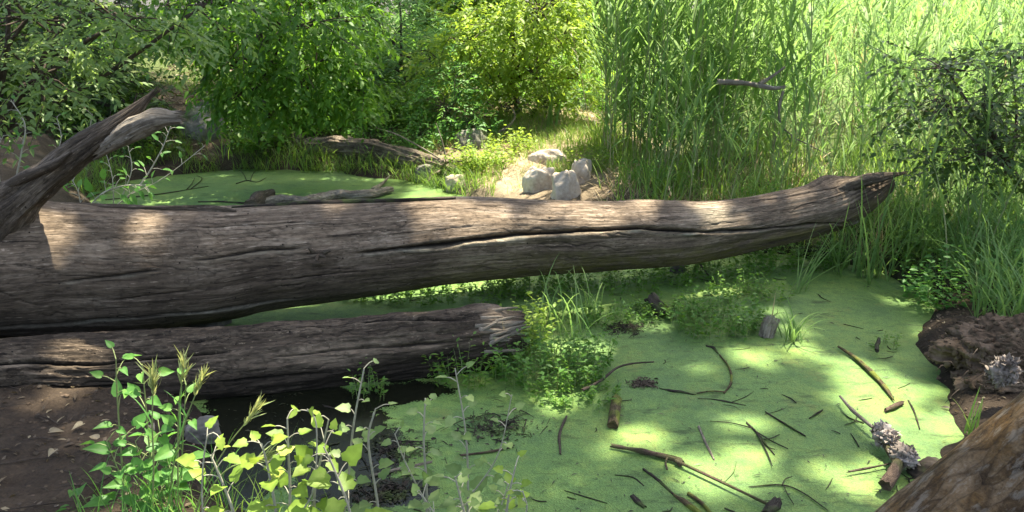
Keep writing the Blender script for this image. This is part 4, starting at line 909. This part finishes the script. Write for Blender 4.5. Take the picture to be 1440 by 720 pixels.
clump('water_plant', 'leafy water plants at the splintered log end, topmost part of the bright mound', 'water plant', 735, 490, 70, .34, (.16, .14), .042, 702, 'lf_bright')
clump('water_plant', 'round cushion of water plants left of the cut stump peg', 'water plant', 1005, 462, 130, .27, (.30, .24), .040, 703)
clump('water_plant', 'low creeping water plants under the fallen trunk, left of the middle', 'water plant', 620, 418, 160, .13, (.75, .20), .036, 704)
clump('water_plant', 'creeping water plants under the fallen trunk at its middle', 'water plant', 760, 408, 120, .20, (.40, .22), .038, 705)
clump('water_plant', 'sparse dark water plants in the trunk shadow right of the middle', 'water plant', 890, 402, 90, .14, (.45, .25), .034, 706)
clump('water_plant', 'dark leafy water plants on the shore under the far end of the trunk', 'water plant', 1010, 388, 110, .24, (.50, .22), .040, 707)
clump('water_plant', 'thick green water plants below the far trunk end near the reeds', 'water plant', 1120, 372, 110, .26, (.45, .25), .045, 708)
clump('water_plant', 'sprawling weeds linking the bright plant mound to the dark broken stub', 'water plant', 845, 452, 70, .16, (.42, .14), .034, 751)
clump('water_plant', 'low weeds on the duckweed just left of the round plant cushion', 'water plant', 945, 440, 60, .15, (.30, .14), .034, 752)
clump('water_plant', 'loose weeds between the round plant cushion and the shore plants', 'water plant', 1045, 420, 70, .20, (.34, .18), .036, 753)
clump('water_plant', 'thin sprawl of weeds running down from the front of the bright mound', 'water plant', 810, 560, 50, .12, (.26, .14), .032, 754)
clump('bank_plant', 'bushy green plants on the right bank above the earth mound', 'bank plant', 1370, 428, 170, .42, (.45, .40), .055, 709, 'lf_fresh')
clump('bank_plant', 'bushy green plants on the right bank by the edge of the photo', 'bank plant', 1440, 400, 150, .48, (.45, .45), .06, 710, 'lf_fresh')
clump('bank_plant', 'dense green plants on the right bank below the dark shrub', 'bank plant', 1330, 385, 130, .45, (.45, .4), .055, 711, 'lf_maple')
clump('water_plant', 'thin sprig of water plant in the dark water under the lower log', 'water plant', 520, 560, 16, .22, (.10, .08), .03, 712)
clump('water_plant', 'ferny green sprigs at the waterline below the splintered log end', 'water plant', 655, 540, 34, .26, (.20, .10), .04, 713, 'lf_maple', wd=.35)
clump('water_plant', 'small dark sprig of water plants just above the dark floating twigs', 'water plant', 1245, 487, 10, .10, (.10, .06), .025, 714)
for k, (px, Y, lab) in enumerate(((575, 10.5, 'low leafy plants on the bank left of the root clump'), (520, 10.9, 'low leafy plants around the middle of the grey split log'), (690, 9.5, 'yellow green leafy plants in the sun right of the root clump'),
        (665, 9.6, 'sunlit leafy plants close beside the root clump'), (720, 10.1, 'sparse sunlit leafy plants above the tan wedge boulder'), (835, 9.0, 'sunlit leafy plants between the largest boulder and the reeds'), (930, 8.2, 'shaded leafy plants at the foot of the reeds behind the trunk'), (1090, 7.6, 'leafy plants at the foot of the reeds near the trunk knuckle'))):
    clump('bank_plant', lab, 'bank plant', px, 0, 70, .34, (.30, .28), .055, 720 + k, 'lf_bright' if k in (2, 3, 4, 5) else 'lf_fresh', Y=Y)

def tuft(name, label, px, py, n, L, W, seed, mat='grass', Y=None, z=0.0, cat='grass tuft', group=None, spread=.08, bend=(.5, 1.6), th=(.05, .5), az=None):
    g = rng(seed); c = gp(px, py, z) if Y is None else np.array(base_at(px, Y))
    P = c + np.stack([g.normal(0, spread, n), g.normal(0, spread, n), 0 * g.random(n)], 1)
    a = g.uniform(0, 6.28, n) if az is None else g.normal(az[0], az[1], n)
    o = build(name, blades(P, a, L * g.uniform(.6, 1.1, n), W * g.uniform(.6, 1.2, n), g.uniform(*th, n), g.uniform(*bend, n), 7, np.clip(.45 + .22 * g.standard_normal(n), 0, 1)), M[mat], origin=c)
    return tag(o, label, cat, group)
tuft('grass_tuft', 'tall reed blades arching across the front of the trunk end', 1205, 0, 30, .95, .020, 834, mat='reed', Y=6.15, spread=.10, bend=(.5, 1.6), th=(.0, .5))
tuft('grass_tuft', 'narrow dark blades hanging over the plants beside the dark broken stub', 835, 445, 22, .45, .011, 835, mat='reed', bend=(1.0, 2.0), spread=.06)
tuft('grass_tuft', 'drooping sedge tuft at the far pool edge in front of the short log end', 420, 0, 110, .62, .012, 801, Y=10.55, bend=(1.0, 2.2), spread=.15)
tuft('grass_tuft', 'drooping sedge tuft at the far pool edge, left of the other sedge', 335, 0, 90, .5, .012, 802, Y=10.75, bend=(1.0, 2.2), spread=.15)
tuft('grass_tuft', 'tall iris like blades standing in front of the sunny shrub', 778, 0, 12, .85, .035, 803, mat='reed', Y=11.3, bend=(.0, .5), th=(.0, .3))
tuft('grass_tuft', 'long dark grass blades arching over the bright water plant mound', 790, 470, 26, .62, .012, 804, mat='reed', bend=(1.2, 2.2), spread=.10)
tuft('grass_tuft', 'straw coloured dry blades sprouting at the splintered log end', 700, 512, 16, .42, .012, 805, mat='straw', bend=(.1, .8), spread=.05)
tuft('grass_tuft', 'arching grass clump in the water right of the stump peg', 1112, 478, 26, .34, .014, 806, mat='reed', bend=(1.2, 2.2), spread=.03)
tuft('grass_tuft', 'long leaning reed shoot stretching over the duckweed below the trunk end', 1120, 412, 9, .75, .014, 807, mat='reed', bend=(.2, 1.1), th=(.5, 1.0), az=(.6, .6), spread=.03)
tuft('grass_tuft', 'pale reed stems standing in the water under the trunk tip', 1228, 374, 16, .55, .010, 808, mat='straw', bend=(-.1, .3), th=(.0, .2), spread=.06)
tuft('grass_tuft', 'long arching blades rising in front of the broken trunk tip', 1243, 0, 46, 1.05, .020, 819, mat='reed', Y=6.0, spread=.12, bend=(.3, 1.5), th=(.0, .45))
tuft('grass_tuft', 'dense grass on the right bank in front of the trunk tip', 1300, 372, 90, .7, .016, 809, mat='reed', spread=.22)
tuft('grass_tuft', 'broad bladed grass on the right bank at the photo edge', 1430, 395, 70, .8, .022, 810, mat='reed', spread=.25)
tuft('grass_tuft', 'yellowing grass shoots beside the leaning lichened trunk', 1370, 612, 9, .24, .014, 811, mat='grass', bend=(.1, .9), spread=.025, z=.05)
tuft('grass_tuft', 'bright sunlit grass clump between the reeds and the fallen trunk', 905, 0, 80, .5, .014, 812, Y=8.0, spread=.18, bend=(.3, 1.2))
tuft('grass_tuft', 'sunlit grass clump directly behind the top of the trunk bend', 1065, 0, 60, .5, .014, 813, Y=7.5, spread=.18, bend=(.3, 1.4))
tuft('grass_tuft', 'sunny grass growing up against the front of the largest boulder', 806, 0, 46, .24, .010, 831, Y=8.95, spread=.12)
tuft('grass_tuft', 'thin sunny grass between the tan wedge boulder and the trunk', 752, 0, 36, .22, .009, 832, Y=9.0, spread=.12)
tuft('grass_tuft', 'sunny grass behind the boulders at the foot of the reeds', 828, 0, 60, .42, .012, 833, Y=9.9, spread=.16)
tuft('grass_tuft', 'small tuft of grass on the sunny bank left of the boulders', 700, 0, 60, .3, .010, 814, Y=9.35, spread=.14)
tuft('grass_tuft', 'flattened dead reed blades lying in the water near the right bank', 1250, 415, 14, .4, .010, 815, mat='reed', bend=(.0, .4), th=(1.2, 1.5), spread=.10)

# saplings behind the trunk at the left
def sapling(label, stem_pts, Y, seed, leaf=.075, nl=12, mat='lf_poplar', stem='white_stem', cat='sapling', group=None, tmpl=LOBED, wd=.82, r=.006, name='poplar_sapling', t0=.2, side=(), big=1.0):
    leaf = leaf * big; nl = int(nl * (1.05 if big > 1 else 1)); g = rng(seed); P = np.array([at(x, y, Y) for x, y in stem_pts])
    o0 = P[0]; st = [tube(P, [r, r * .8, r * .45], 7, 24, .08, seed)]
    C = catmull(P, 60); Tg = nrm(np.gradient(C, axis=0)); LP, LD, LN, LS, TI = [], [], [], [], []
    def hang(C, Tg, nl, t0, sc_):
        ts = np.linspace(t0, .99, nl) + g.normal(0, .015, nl)
        for k, t_ in enumerate(ts):
            i = int(np.clip(t_, 0, 1) * 59); a = k * 2.4 + g.normal(0, .4); sd2 = nrm(np.cross(Tg[i], [0, -1, .2])); up = np.cross(sd2, Tg[i])
            d = nrm(sd2 * math.cos(a) + up * math.sin(a) * .8 + Tg[i] * .5 + np.array([0, -.15, .05])); pl = leaf * sc_ * g.uniform(.35, .7)
            b = C[i] + d * pl; st.append(tube([C[i], C[i] + d * pl * .6 + [0, 0, .006], b], [.0022, .0018, .0014], 5, 5, 0, 1, False))
            LP.append(b); LD.append(nrm(d * .8 + np.array([0, -.1, -.25]) + g.normal(0, .2, 3))); LN.append(nrm(np.array([0, -.45, 1.0]) + g.normal(0, .35, 3)))
            LS.append(leaf * sc_ * g.uniform(.7, 1.15) * (1.1 - .55 * t_)); TI.append(np.clip(.35 + .3 * t_ + g.normal(0, .2), 0, 1))
    hang(C, Tg, nl, t0, 1)
    for pts in side:
        Q = np.array([at(x, y, Y - .04) for x, y in pts]); st.append(tube(Q, [r * .6, r * .35], 6, 14, .08, seed)); C2 = catmull(Q, 60); hang(C2, nrm(np.gradient(C2, axis=0)), max(4, nl // 2), .25, .85)
    o = build(name, join(st), M[stem], origin=o0); tag(o, label, cat, group)
    build('foliage', leaves(np.array(LP), np.array(LD), np.array(LN), np.array(LS), np.array(LS) * wd, tmpl, np.array(TI)), M[mat], parent=o)
    return o
sapling('pale stemmed sapling behind the trunk, right of the broken limb', [(150, 300), (195, 262), (225, 215), (240, 178)], 5.3, 901, .10, 14, 'lf_fresh', tmpl=LEAF, wd=.45, side=[[(180, 275), (230, 250), (288, 205)], [(170, 280), (185, 240), (180, 205)], [(160, 290), (158, 250), (150, 218)]])
sapling('leafy blue green sapling low behind the trunk beside the broken limb', [(120, 300), (140, 275), (170, 262), (205, 260)], 5.2, 902, .12, 14, 'lf_fresh', tmpl=LEAF, wd=.5, side=[[(115, 298), (110, 270), (100, 250)]])
sapling('thin sapling above the broken limb at the far left', [(20, 262), (30, 215), (35, 175), (15, 140)], 5.4, 903, .10, 12, 'lf_fresh', tmpl=LEAF, wd=.45, side=[[(60, 250), (85, 200), (80, 165)], [(0, 255), (-5, 215), (5, 190)]])
sapling('sapling with yellowish leaves between the broken limb and the left bank', [(95, 245), (120, 205), (130, 160)], 5.8, 904, .10, 10, 'lf_poplar', tmpl=LEAF, wd=.45)

# foreground saplings
sp_kw = dict(cat='sapling', big=1.04)
sapling('tallest pale foreground sapling, left of the others rising over the dark water', [(478, 760), (488, 690), (497, 600), (512, 518)], 2.62, 911, .078, 11, 'lf_poplar', t0=.15, r=.006, **sp_kw)
sapling('thin sapling with pale leaves in front of the duckweed, under the bright plant mound', [(655, 760), (658, 690), (655, 610), (640, 518)], 2.70, 912, .078, 14, 'lf_poplar', t0=.15, r=.005, side=[[(660, 700), (700, 640), (720, 555)]], **sp_kw)
sapling('sapling with yellow green leaves, nearest in the middle of the foreground', [(405, 760), (408, 700), (406, 640), (404, 588)], 2.45, 913, .080, 11, 'lf_bright', side=[[(408, 740), (440, 690), (445, 600), (432, 575)]], **sp_kw)
sapling('yellow leaved sapling at the front left, next to the barley', [(345, 770), (325, 710), (305, 660), (296, 640)], 2.42, 914, .085, 9, 'lf_yel', side=[[(290, 770), (284, 690), (290, 620), (300, 608)]], **sp_kw)
sapling('yellow leaved sapling with a fluffy bud tip, second from the front left', [(395, 770), (385, 700), (375, 650), (368, 624)], 2.40, 915, .085, 10, 'lf_yel', **sp_kw)
sapling('pale sapling with bare lower stem right of the yellow leaved ones', [(445, 770), (442, 700), (452, 640), (462, 590)], 2.50, 916, .085, 10, 'lf_bright', **sp_kw)
sapling('short sapling with large green lobed leaves in the front middle', [(500, 780), (492, 720), (470, 660), (455, 628)], 2.40, 917, .095, 11, 'lf_bright', **sp_kw)
sapling('greyish sapling whose leaves overlap the duckweed left of centre', [(600, 770), (600, 690), (596, 620), (598, 560)], 2.66, 918, .075, 12, 'lf_poplar', side=[[(605, 720), (570, 650), (555, 610)]], **sp_kw)
sapling('low bushy sapling with shaded leaves at the bottom centre', [(655, 790), (660, 745), (650, 710), (640, 670)], 2.48, 919, .075, 14, 'lf_poplar', side=[[(655, 770), (610, 720), (590, 690)], [(665, 770), (700, 720), (715, 680)]], **sp_kw)
sapling('low sapling with yellow tipped leaves at the bottom right of the group', [(720, 790), (712, 740), (715, 700), (725, 655)], 2.46, 920, .075, 11, 'lf_bright', side=[[(712, 760), (740, 720), (735, 690)]], **sp_kw)
sapling('slender bare topped sapling between the tallest one and the greyish one', [(540, 780), (530, 700), (518, 620), (528, 575)], 2.58, 921, .072, 9, 'lf_poplar', **sp_kw)
# left foreground green plants
for k, (pts, lab) in enumerate((([(180, 760), (172, 660), (165, 560), (163, 505)], 'tall green heart leaved weed at the far left of the foreground clump'),
        ([(215, 760), (212, 660), (205, 570), (200, 512)], 'green heart leaved weed with leaves against the lower log, second from left'),
        ([(255, 760), (255, 680), (258, 600), (262, 540)], 'green heart leaved weed beside the barley heads'),
        ([(190, 770), (195, 700), (215, 640), (225, 605)], 'short broad leaved weed in the middle of the foreground clump'),
        ([(130, 770), (125, 730), (120, 700)], 'low weed with dark green leaves on the bare left bank'),
        ([(250, 780), (235, 720), (228, 690)], 'low leafy weed at the foot of the barley'))):
    sapling(lab, pts, 2.65 + .03 * k, 930 + k, .085, 13 if k < 4 else 9, 'lf_fresh', 'reed_stalk', cat='weed', tmpl=HEART, wd=.62, r=.004, name='broadleaf_weed', t0=.12, big=1.2, side=[[(pts[0][0] - 6, pts[1][1] + 20), (pts[1][0] - 22, pts[1][1] - 40)]])
def barley(label, stem, Y, seed):
    g = rng(seed); P = np.array([at(x, y, Y) for x, y in stem]); o = build('barley', tube(P, [.0035, .003, .002], 6, 16, 0, 1, False), M['reed_stalk'], origin=P[0]); tag(o, label, 'wild barley')
    Tn = nrm(P[-1] - P[-2]); n = 60; t_ = g.random(n); b = P[-1] - Tn * .02 + Tn * t_[:, None] * .085
    d = nrm(Tn + g.standard_normal((n, 3)) * .26); hd = leaves(b, d, g.standard_normal((n, 3)), .025 + .07 * g.random(n), .006, DIAM, g.random(n))
    build('seed_head', hd, M['barley'], parent=o)
    az = g.uniform(0, 6.28, 4); i = [.25, .4, .55, .7]; C = catmull(P, 20)
    build('foliage', blades(C[[int(x * 19) for x in i]], az, g.uniform(.10, .2, 4), .008, .4, g.uniform(.4, 1.3, 4), 6, g.random(4)), M['lf_fresh'], parent=o)
barley('wild barley with the largest upright seed head against the lower log', [(212, 760), (216, 660), (214, 600), (215, 552)], 2.55, 941)
barley('wild barley with its head leaning right below the lower log', [(236, 760), (243, 660), (262, 590), (276, 552)], 2.58, 942)
barley('wild barley with a short head among the heart leaved weeds', [(252, 760), (250, 640), (252, 570), (256, 535)], 2.62, 943)
barley('wild barley bending right toward the dark water', [(265, 760), (285, 690), (318, 630), (345, 595)], 2.5, 944)
barley('wild barley nodding beside the yellow leaved sapling', [(275, 770), (290, 700), (320, 660), (352, 650)], 2.45, 945)
tuft('grass_tuft', 'thick green grass at the foot of the weeds and barley in the left foreground', 215, 745, 120, .34, .007, 816, mat='lf_fresh', spread=.16, z=.1, bend=(.2, 1.1))
tuft('grass_tuft', 'sparse grass among the yellow leaved saplings at the bottom', 330, 750, 60, .28, .007, 817, mat='grass', spread=.14, z=.1, bend=(.2, 1.1))

# ------------------------------------------------------------------ floating and fallen bits on the pond
stick('floating_stick', 'long brown broken stick, thick at its left half, floating across the duckweed', [(862, 627), (905, 635), (950, 646), (957, 651)], [.012, .020, .028, .024], 'brown_wood', seed=1001, z=.02, branches=[([(950, 648), (990, 666), (1040, 690), (1084, 711)], [.014, .011, .009, .010]), ([(938, 660), (936, 650), (940, 641)], [.008, .006])])
stick('wood_stub', 'short dark stub at the lower end of the long brown stick', [(1079, 722), (1086, 712), (1092, 705)], [.022, .026, .02], 'dark_wood', z=.03, seed=1002, cat='stump', seg=12)
stick('mossy_stick', 'yellow mossed stick lying diagonally on the sunny duckweed at right', [(1180, 488), (1204, 504), (1226, 524), (1245, 545), (1256, 561)], [.010, .020, .024, .02, .008], 'mossy_wood', z=.015, seed=1003, seg=12)
stick('wood_chunk', 'small brown wood chunk just below the mossed diagonal stick', [(1247, 576), (1257, 572), (1268, 567)], [.018, .028, .018], 'brown_wood', z=.015, seed=1004, cat='wood chunk', seg=12, rough=.35)
stick('floating_stick', 'short upright looking grey twig left of the mossy wood block', [(796, 587), (787, 610), (788, 637)], [.009, .012, .008], 'twig', seed=1005)
stick('wood_block', 'mossy square ended wood block floating in the middle of the pond', [(867, 562), (864, 580), (862, 597)], [.042, .044, .042], 'mossy_wood', z=.02, seed=1006, cat='wood chunk', seg=14, rough=.10)
stick('mossy_stick', 'thin curved mossy twig bending downward in the upper pond', [(1013, 500), (1026, 518), (1028, 538), (1019, 552)], [.007, .010, .012, .010], 'mossy_wood', seed=1007, branches=[([(1019, 551), (1000, 550), (980, 553)], [.006, .005])])
stick('wood_chip', 'dark wet wood chip above the curved mossy twig', [(996, 487), (1003, 489), (1009, 496)], [.010, .016, .006], 'dark_wood', seed=1008, cat='wood chunk')
stick('floating_stick', 'pale bare twig beside the long brown stick', [(983, 601), (992, 622), (1003, 644)], [.010, .011, .007], 'pale_wood', seed=1009)
stick('floating_stick', 'straight dark twig pointing down right in the right half of the pond', [(1078, 580), (1104, 596), (1131, 612)], [.006, .009, .006], 'dark_wood', seed=1010)
stick('dead_branch', 'dark many forked twig spread on the duckweed right of centre', [(1052, 596), (1062, 606), (1075, 622), (1088, 638)], [.008, .009, .008, .004], 'dark_wood', seed=1011, cat='branch', branches=[([(1062, 606), (1085, 620), (1108, 631)], [.006, .003]), ([(1066, 612), (1078, 635), (1086, 655)], [.006, .003]), ([(1058, 602), (1030, 595), (998, 592)], [.005, .003]), ([(1072, 618), (1085, 616), (1096, 611)], [.005, .003]), ([(1064, 610), (1080, 628), (1090, 632)], [.006, .003])])
stick('dead_branch', 'thin forked twig on the duckweed near the bottom right', [(1058, 684), (1100, 682), (1128, 692), (1162, 716)], [.004, .006, .005, .004], 'dark_wood', seed=1012, cat='branch', branches=[([(1100, 682), (1104, 674), (1114, 670)], [.004, .003]), ([(1102, 683), (1108, 696), (1116, 709)], [.004, .003])])
stick('wood_chip', 'small black wood chip near the bottom middle of the pond', [(890, 699), (897, 706), (905, 712)], [.014, .022, .014], 'dark_wood', seed=1013, cat='wood chunk')
stick('wood_chunk', 'mossy wood piece lying below the long brown stick at the bottom', [(950, 698), (965, 708), (985, 724)], [.016, .022, .018], 'mossy_wood', seed=1014, cat='wood chunk', branches=[([(968, 694), (985, 706), (1000, 722)], [.014, .012])])
stick('mossy_stick', 'string of dark weed and moss left of the mossy bottom wood piece', [(908, 662), (925, 675), (946, 694)], [.010, .014, .010], 'dark_wood', seed=1015, rough=.5)
stick('dead_branch', 'grey bent twig rising from the bright water plant mound', [(820, 548), (845, 535), (868, 517), (892, 511), (917, 509)], [.009, .008, .007, .006, .006], 'twig', z=.05, seed=1016, cat='branch')
stick('dark_weed', 'dark streak of floating weed above the mossy wood block, right', [(930, 547), (945, 550), (960, 552), (975, 555)], [.010, .018, .014, .008], 'dark_wood', z=.0, seed=1017, cat='weed streak', rough=.5)
stick('dark_weed', 'thinner dark streak of floating weed under the curved mossy twig', [(985, 561), (1005, 562), (1025, 566), (1047, 570)], [.006, .010, .008, .006], 'dark_wood', z=.0, seed=1018, cat='weed streak', rough=.5)
stick('stump_peg', 'short cut wooden peg standing in the water right of the round plant cushion', [(1076, 474), (1080, 462), (1085, 449)], [.042, .045, .047], 'pale_wood', Y=[4.76, 4.78, 4.81], seed=1019, cat='stump', seg=18, rough=.08)
tuft('grass_tuft', 'single white dry blade standing just above the cut wooden peg', 1084, 452, 1, .26, .020, 818, mat='straw', bend=(-.1, .15), th=(.0, .08), spread=.01)
stick('wood_stub', 'dark broken stub sticking out of the duckweed under the trunk', [(932, 441), (924, 430), (914, 418)], [.045, .048, .035], 'dark_wood', Y=[5.12, 5.14, 5.17], seed=1020, cat='stump', seg=14)
stick('floating_stick', 'grey white stick in the dark water among the foreground saplings', [(525, 668), (560, 660), (606, 650)], [.010, .011, .009], 'pale_wood', seed=1021)
stick('floating_stick', 'reddish brown stick floating behind the foreground saplings', [(650, 640), (690, 635), (720, 628)], [.008, .010, .007], 'brown_wood', seed=1022)
stick('floating_stick', 'thin pale stick leaning over the pond left of the fungus covered branch', [(1182, 558), (1200, 578), (1226, 600)], [.006, .008, .008], 'pale_wood', z=.05, seed=1023)
stick('floating_stick', 'thin forked stick on the duckweed below the fungus covered branch', [(1195, 663), (1222, 658), (1252, 652)], [.006, .008, .006], 'twig', z=.02, seed=1024)
stick('floating_stick', 'short dark twig alone left of the thin pale stick', [(1140, 587), (1148, 582), (1156, 577)], [.006, .008, .006], 'dark_wood', seed=1025)
stick('floating_stick', 'dark crooked twig right of the small brown wood chunk', [(1278, 564), (1286, 580), (1293, 602)], [.006, .008, .004], 'dark_wood', seed=1026)
stick('floating_stick', 'dark short twig upright in the water near the mossed diagonal stick', [(1233, 492), (1234, 484), (1236, 476)], [.012, .014, .008], 'dark_wood', z=.05, seed=1027)
stick('dead_branch', 'thin dead branch hanging down from under the trunk near its far end', [(985, 372), (1000, 392), (1012, 408)], [.008, .007, .004], 'twig', Y=5.9, seed=1028, cat='branch')
fb = stick('fungus_branch', 'broken branch covered in pale ruffled fungus on the sunny duckweed', [(1246, 682), (1256, 666), (1262, 650), (1250, 632), (1238, 610)], [.026, .027, .022, .02, .012], 'brown_wood', z=.05, seed=1030, cat='branch', seg=12)
cA = gp(1245, 612, .08); cB = gp(1272, 640, .07)
build('fungus', join([fungus(cA, 46, np.array([.035, .06, .035]), 54, .020), fungus(cB, 30, np.array([.04, .045, .03]), 55, .019)]), M['fungus'], parent=fb)
for k, (px, py, s, lab) in enumerate(((700, 602, .16, 'dark heap of rotting debris in the water behind the right foreground sapling'), (560, 632, .15, 'dark rotting debris mat on the water left of the foreground saplings'), (545, 690, .12, 'black mud clump at the bottom between the foreground saplings'), (905, 540, .06, 'small grey debris clump floating right of the bright plant mound'), (880, 462, .12, 'dark sodden debris between the log end and the plant cushion'))):
    g = rng(1050 + k); c = gp(px, py, .0); n = 120; P = c + g.normal(0, .62, (n, 3)) * np.array([s, s * .7, .008]); geo = []
    for j in range(n):
        d = np.array([g.normal(), g.normal(), g.normal() * .15]) * s * g.uniform(.08, .3); rr_ = g.uniform(.0012, .0038)
        geo.append(tube([P[j] - d, P[j] + [0, 0, .006] + g.normal(0, .004, 3), P[j] + d], [rr_ * .6, rr_, rr_ * .4], 5, 6, .4, j))
    m = 160; geo.append(leaves(c + g.normal(0, .6, (m, 3)) * np.array([s, s * .7, .006]) + [0, 0, .006], g.normal(0, 1, (m, 3)) * [1, 1, .3], np.array([0, 0, 1.0]) + g.normal(0, .5, (m, 3)), g.uniform(.01, .035, m), g.uniform(.006, .02, m), LEAF, g.random(m)))
    o = build('debris_clump', join(geo), M['dark_wood'] if k != 3 else M['stub'], origin=c); tag(o, lab, 'debris', kind='stuff')
# countless specks on the duckweed and leaf litter on the left bank
g = rng(1060); n = 4200
x = g.uniform(-1.5, 3.0, n); y = 2.7 + g.random(n)**1.2 * 3.7; k = (shore_d(x, y) < -.05) & (fbm(x * 2.2, y * 2.2, None, 77, 3) > -.05); x, y = x[k], y[k]; n = len(x)
P = np.stack([x, y, np.full(n, .006)], 1); d = np.stack([g.normal(0, 1, n), g.normal(0, 1, n), 0 * x], 1)
o = build('floating_specks', leaves(P, d, np.array([0, 0, 1.0]) + g.normal(0, .15, (n, 3)), .008 + .050 * g.random(n)**4, .002 + .007 * g.random(n)**2, DIAM, np.clip(g.random(n)**1.5, 0, 1)), M['debris']); tag(o, 'dark specks and bits floating all over the duckweed', 'debris', kind='stuff')
ft = []
for k in range(95):
    c_ = np.array([g.uniform(-1.2, 2.7), 2.75 + g.random()**1.2 * 3.3, .004])
    if shore_d(c_[:1], c_[1:2])[0] > -.06: continue
    a_ = g.uniform(0, 6.28); l_ = .02 + .09 * g.random()**2; d_ = np.array([math.cos(a_), math.sin(a_), 0]) * l_; b_ = np.array([-d_[1], d_[0], 0]) * g.normal(0, .25)
    r_ = .0012 + .0022 * g.random(); ft.append(tube([c_ - d_, c_ + b_, c_ + d_], [r_, r_ * 1.2, r_ * .5], 5, 7, .3, k))
    if g.random() < .35: ft.append(tube([c_ + b_, c_ + b_ * 3 + d_ * .5], [r_ * .8, r_ * .3], 5, 5, .3, k))
o = build('floating_twigs', join(ft), M['dark_wood']); tag(o, 'tiny twigs and stalks caught in the duckweed', 'twigs', kind='stuff')
n = 1500; P = scatter(n, (-4.5, -1.2, 2.4, 4.4), g, lambda x, y: shore_d(x, y) > .0); n = len(P); P[:, 2] += .018
l1 = leaves(P, np.concatenate([g.normal(0, 1, (n, 2)), g.normal(0, .2, (n, 1))], 1), np.array([0, 0, 1.0]) + g.normal(0, .4, (n, 3)), .015 + .05 * g.random(n)**2, .012 + .02 * g.random(n)**2, LEAF, g.random(n)**2.2)
P = scatter(900, (1.9, 3.2, 3.0, 5.0), g, lambda x, y: shore_d(x, y) > .0); n = len(P); P[:, 2] += .018
l2 = leaves(P, np.concatenate([g.normal(0, 1, (n, 2)), g.normal(0, .2, (n, 1))], 1), np.array([0, 0, 1.0]) + g.normal(0, .4, (n, 3)), .015 + .04 * g.random(n)**2, .008 + .015 * g.random(n)**2, LEAF, g.random(n)**2.0)
P = scatter(3000, (-6, 0, 10, 14.5), g, lambda x, y: shore_d(x, y) > .1); n = len(P); P[:, 2] += .02
l3 = leaves(P, np.concatenate([g.normal(0, 1, (n, 2)), g.normal(0, .2, (n, 1))], 1), np.array([0, 0, 1.0]) + g.normal(0, .4, (n, 3)), .05 + .06 * g.random(n), .03 + .02 * g.random(n), LEAF, g.random(n))
o = build('leaf_litter', join([l1, l2, l3]), M['litter']); tag(o, 'dry fallen leaf litter scattered on the dark banks', 'leaf litter', kind='stuff')
cl_ = []; V0, F0 = ICO[2]
for k, p_ in enumerate(np.vstack([scatter(420, (-4.2, -1.1, 2.5, 4.0), g, lambda x, y: shore_d(x, y) > .03), scatter(350, (2.0, 3.4, 3.2, 4.8), g, lambda x, y: shore_d(x, y) > .02)])):
    r_ = .004 + .013 * g.random()**2.5; cl_.append((V0 * r_ * np.array([1.2, 1, .7]) * (1 + .4 * fbm(V0[:, 0] * 2 + k, V0[:, 1] * 2, V0[:, 2] * 2, 3, 2))[:, None] + p_ + [0, 0, .008], F0, None, None, None))
o = build('soil_crumbs', join(cl_), M['soil']); tag(o, 'small crumbs and clods of dark soil on the near banks', 'soil', kind='stuff')
bt = []
for p_ in scatter(160, (-4.2, -1.2, 2.5, 4.0), g, lambda x, y: shore_d(x, y) > .05):
    d_ = np.array([g.normal(0, .07), g.normal(0, .04), 0]); bt.append(tube([p_ - d_ + [0, 0, .016], p_ + [0, 0, .022] + g.normal(0, .006, 3), p_ + d_ + [0, 0, .016]], [.002, .003, .001], 5, 6, .2, 1))
o = build('twig_litter', join(bt), M['twig']); tag(o, 'thin broken twigs littering the bare left bank', 'twig litter', kind='stuff')
for k, (px, py, lab) in enumerate(((118, 600, 'largest curled pale dry leaf on the dark left bank'), (70, 612, 'pale dry leaf leftmost on the dark left bank'), (210, 594, 'pale curled dry leaf on the bank nearest the green weeds'), (78, 638, 'single oval dry leaf lying lower on the dark bank'), (140, 628, 'narrow dry leaf left of the pale oval leaf low on the bank'))):
    c = gp(px, py, .14); g = rng(1080 + k)
    c[2] = gz(c[0], c[1]) + .025
    o = build('dry_leaf', leaves(c[None], np.array([[g.normal(), g.normal(), .1]]), np.array([[.2, -.3, 1.0]]), .065, .035, HEART, np.array([.8])), M['litter'], origin=c); tag(o, lab, 'dry leaf')
# dead branch among the reeds
stick('dead_branch', 'bare grey dead branch hanging among the reeds behind the trunk', [(1010, 115), (1050, 117), (1085, 124), (1103, 122)], [.030, .028, .022, .012], 'pale_wood', Y=8.15, cat='branch', seed=1090, seg=10, branches=[([(1068, 118), (1085, 108), (1104, 94)], [.026, .010]), ([(1103, 122), (1096, 150), (1098, 175), (1115, 192)], [.016, .012, .008]), ([(1112, 192), (1140, 205), (1165, 218)], [.010, .004]), ([(1100, 180), (1092, 192), (1088, 206)], [.01, .004])])
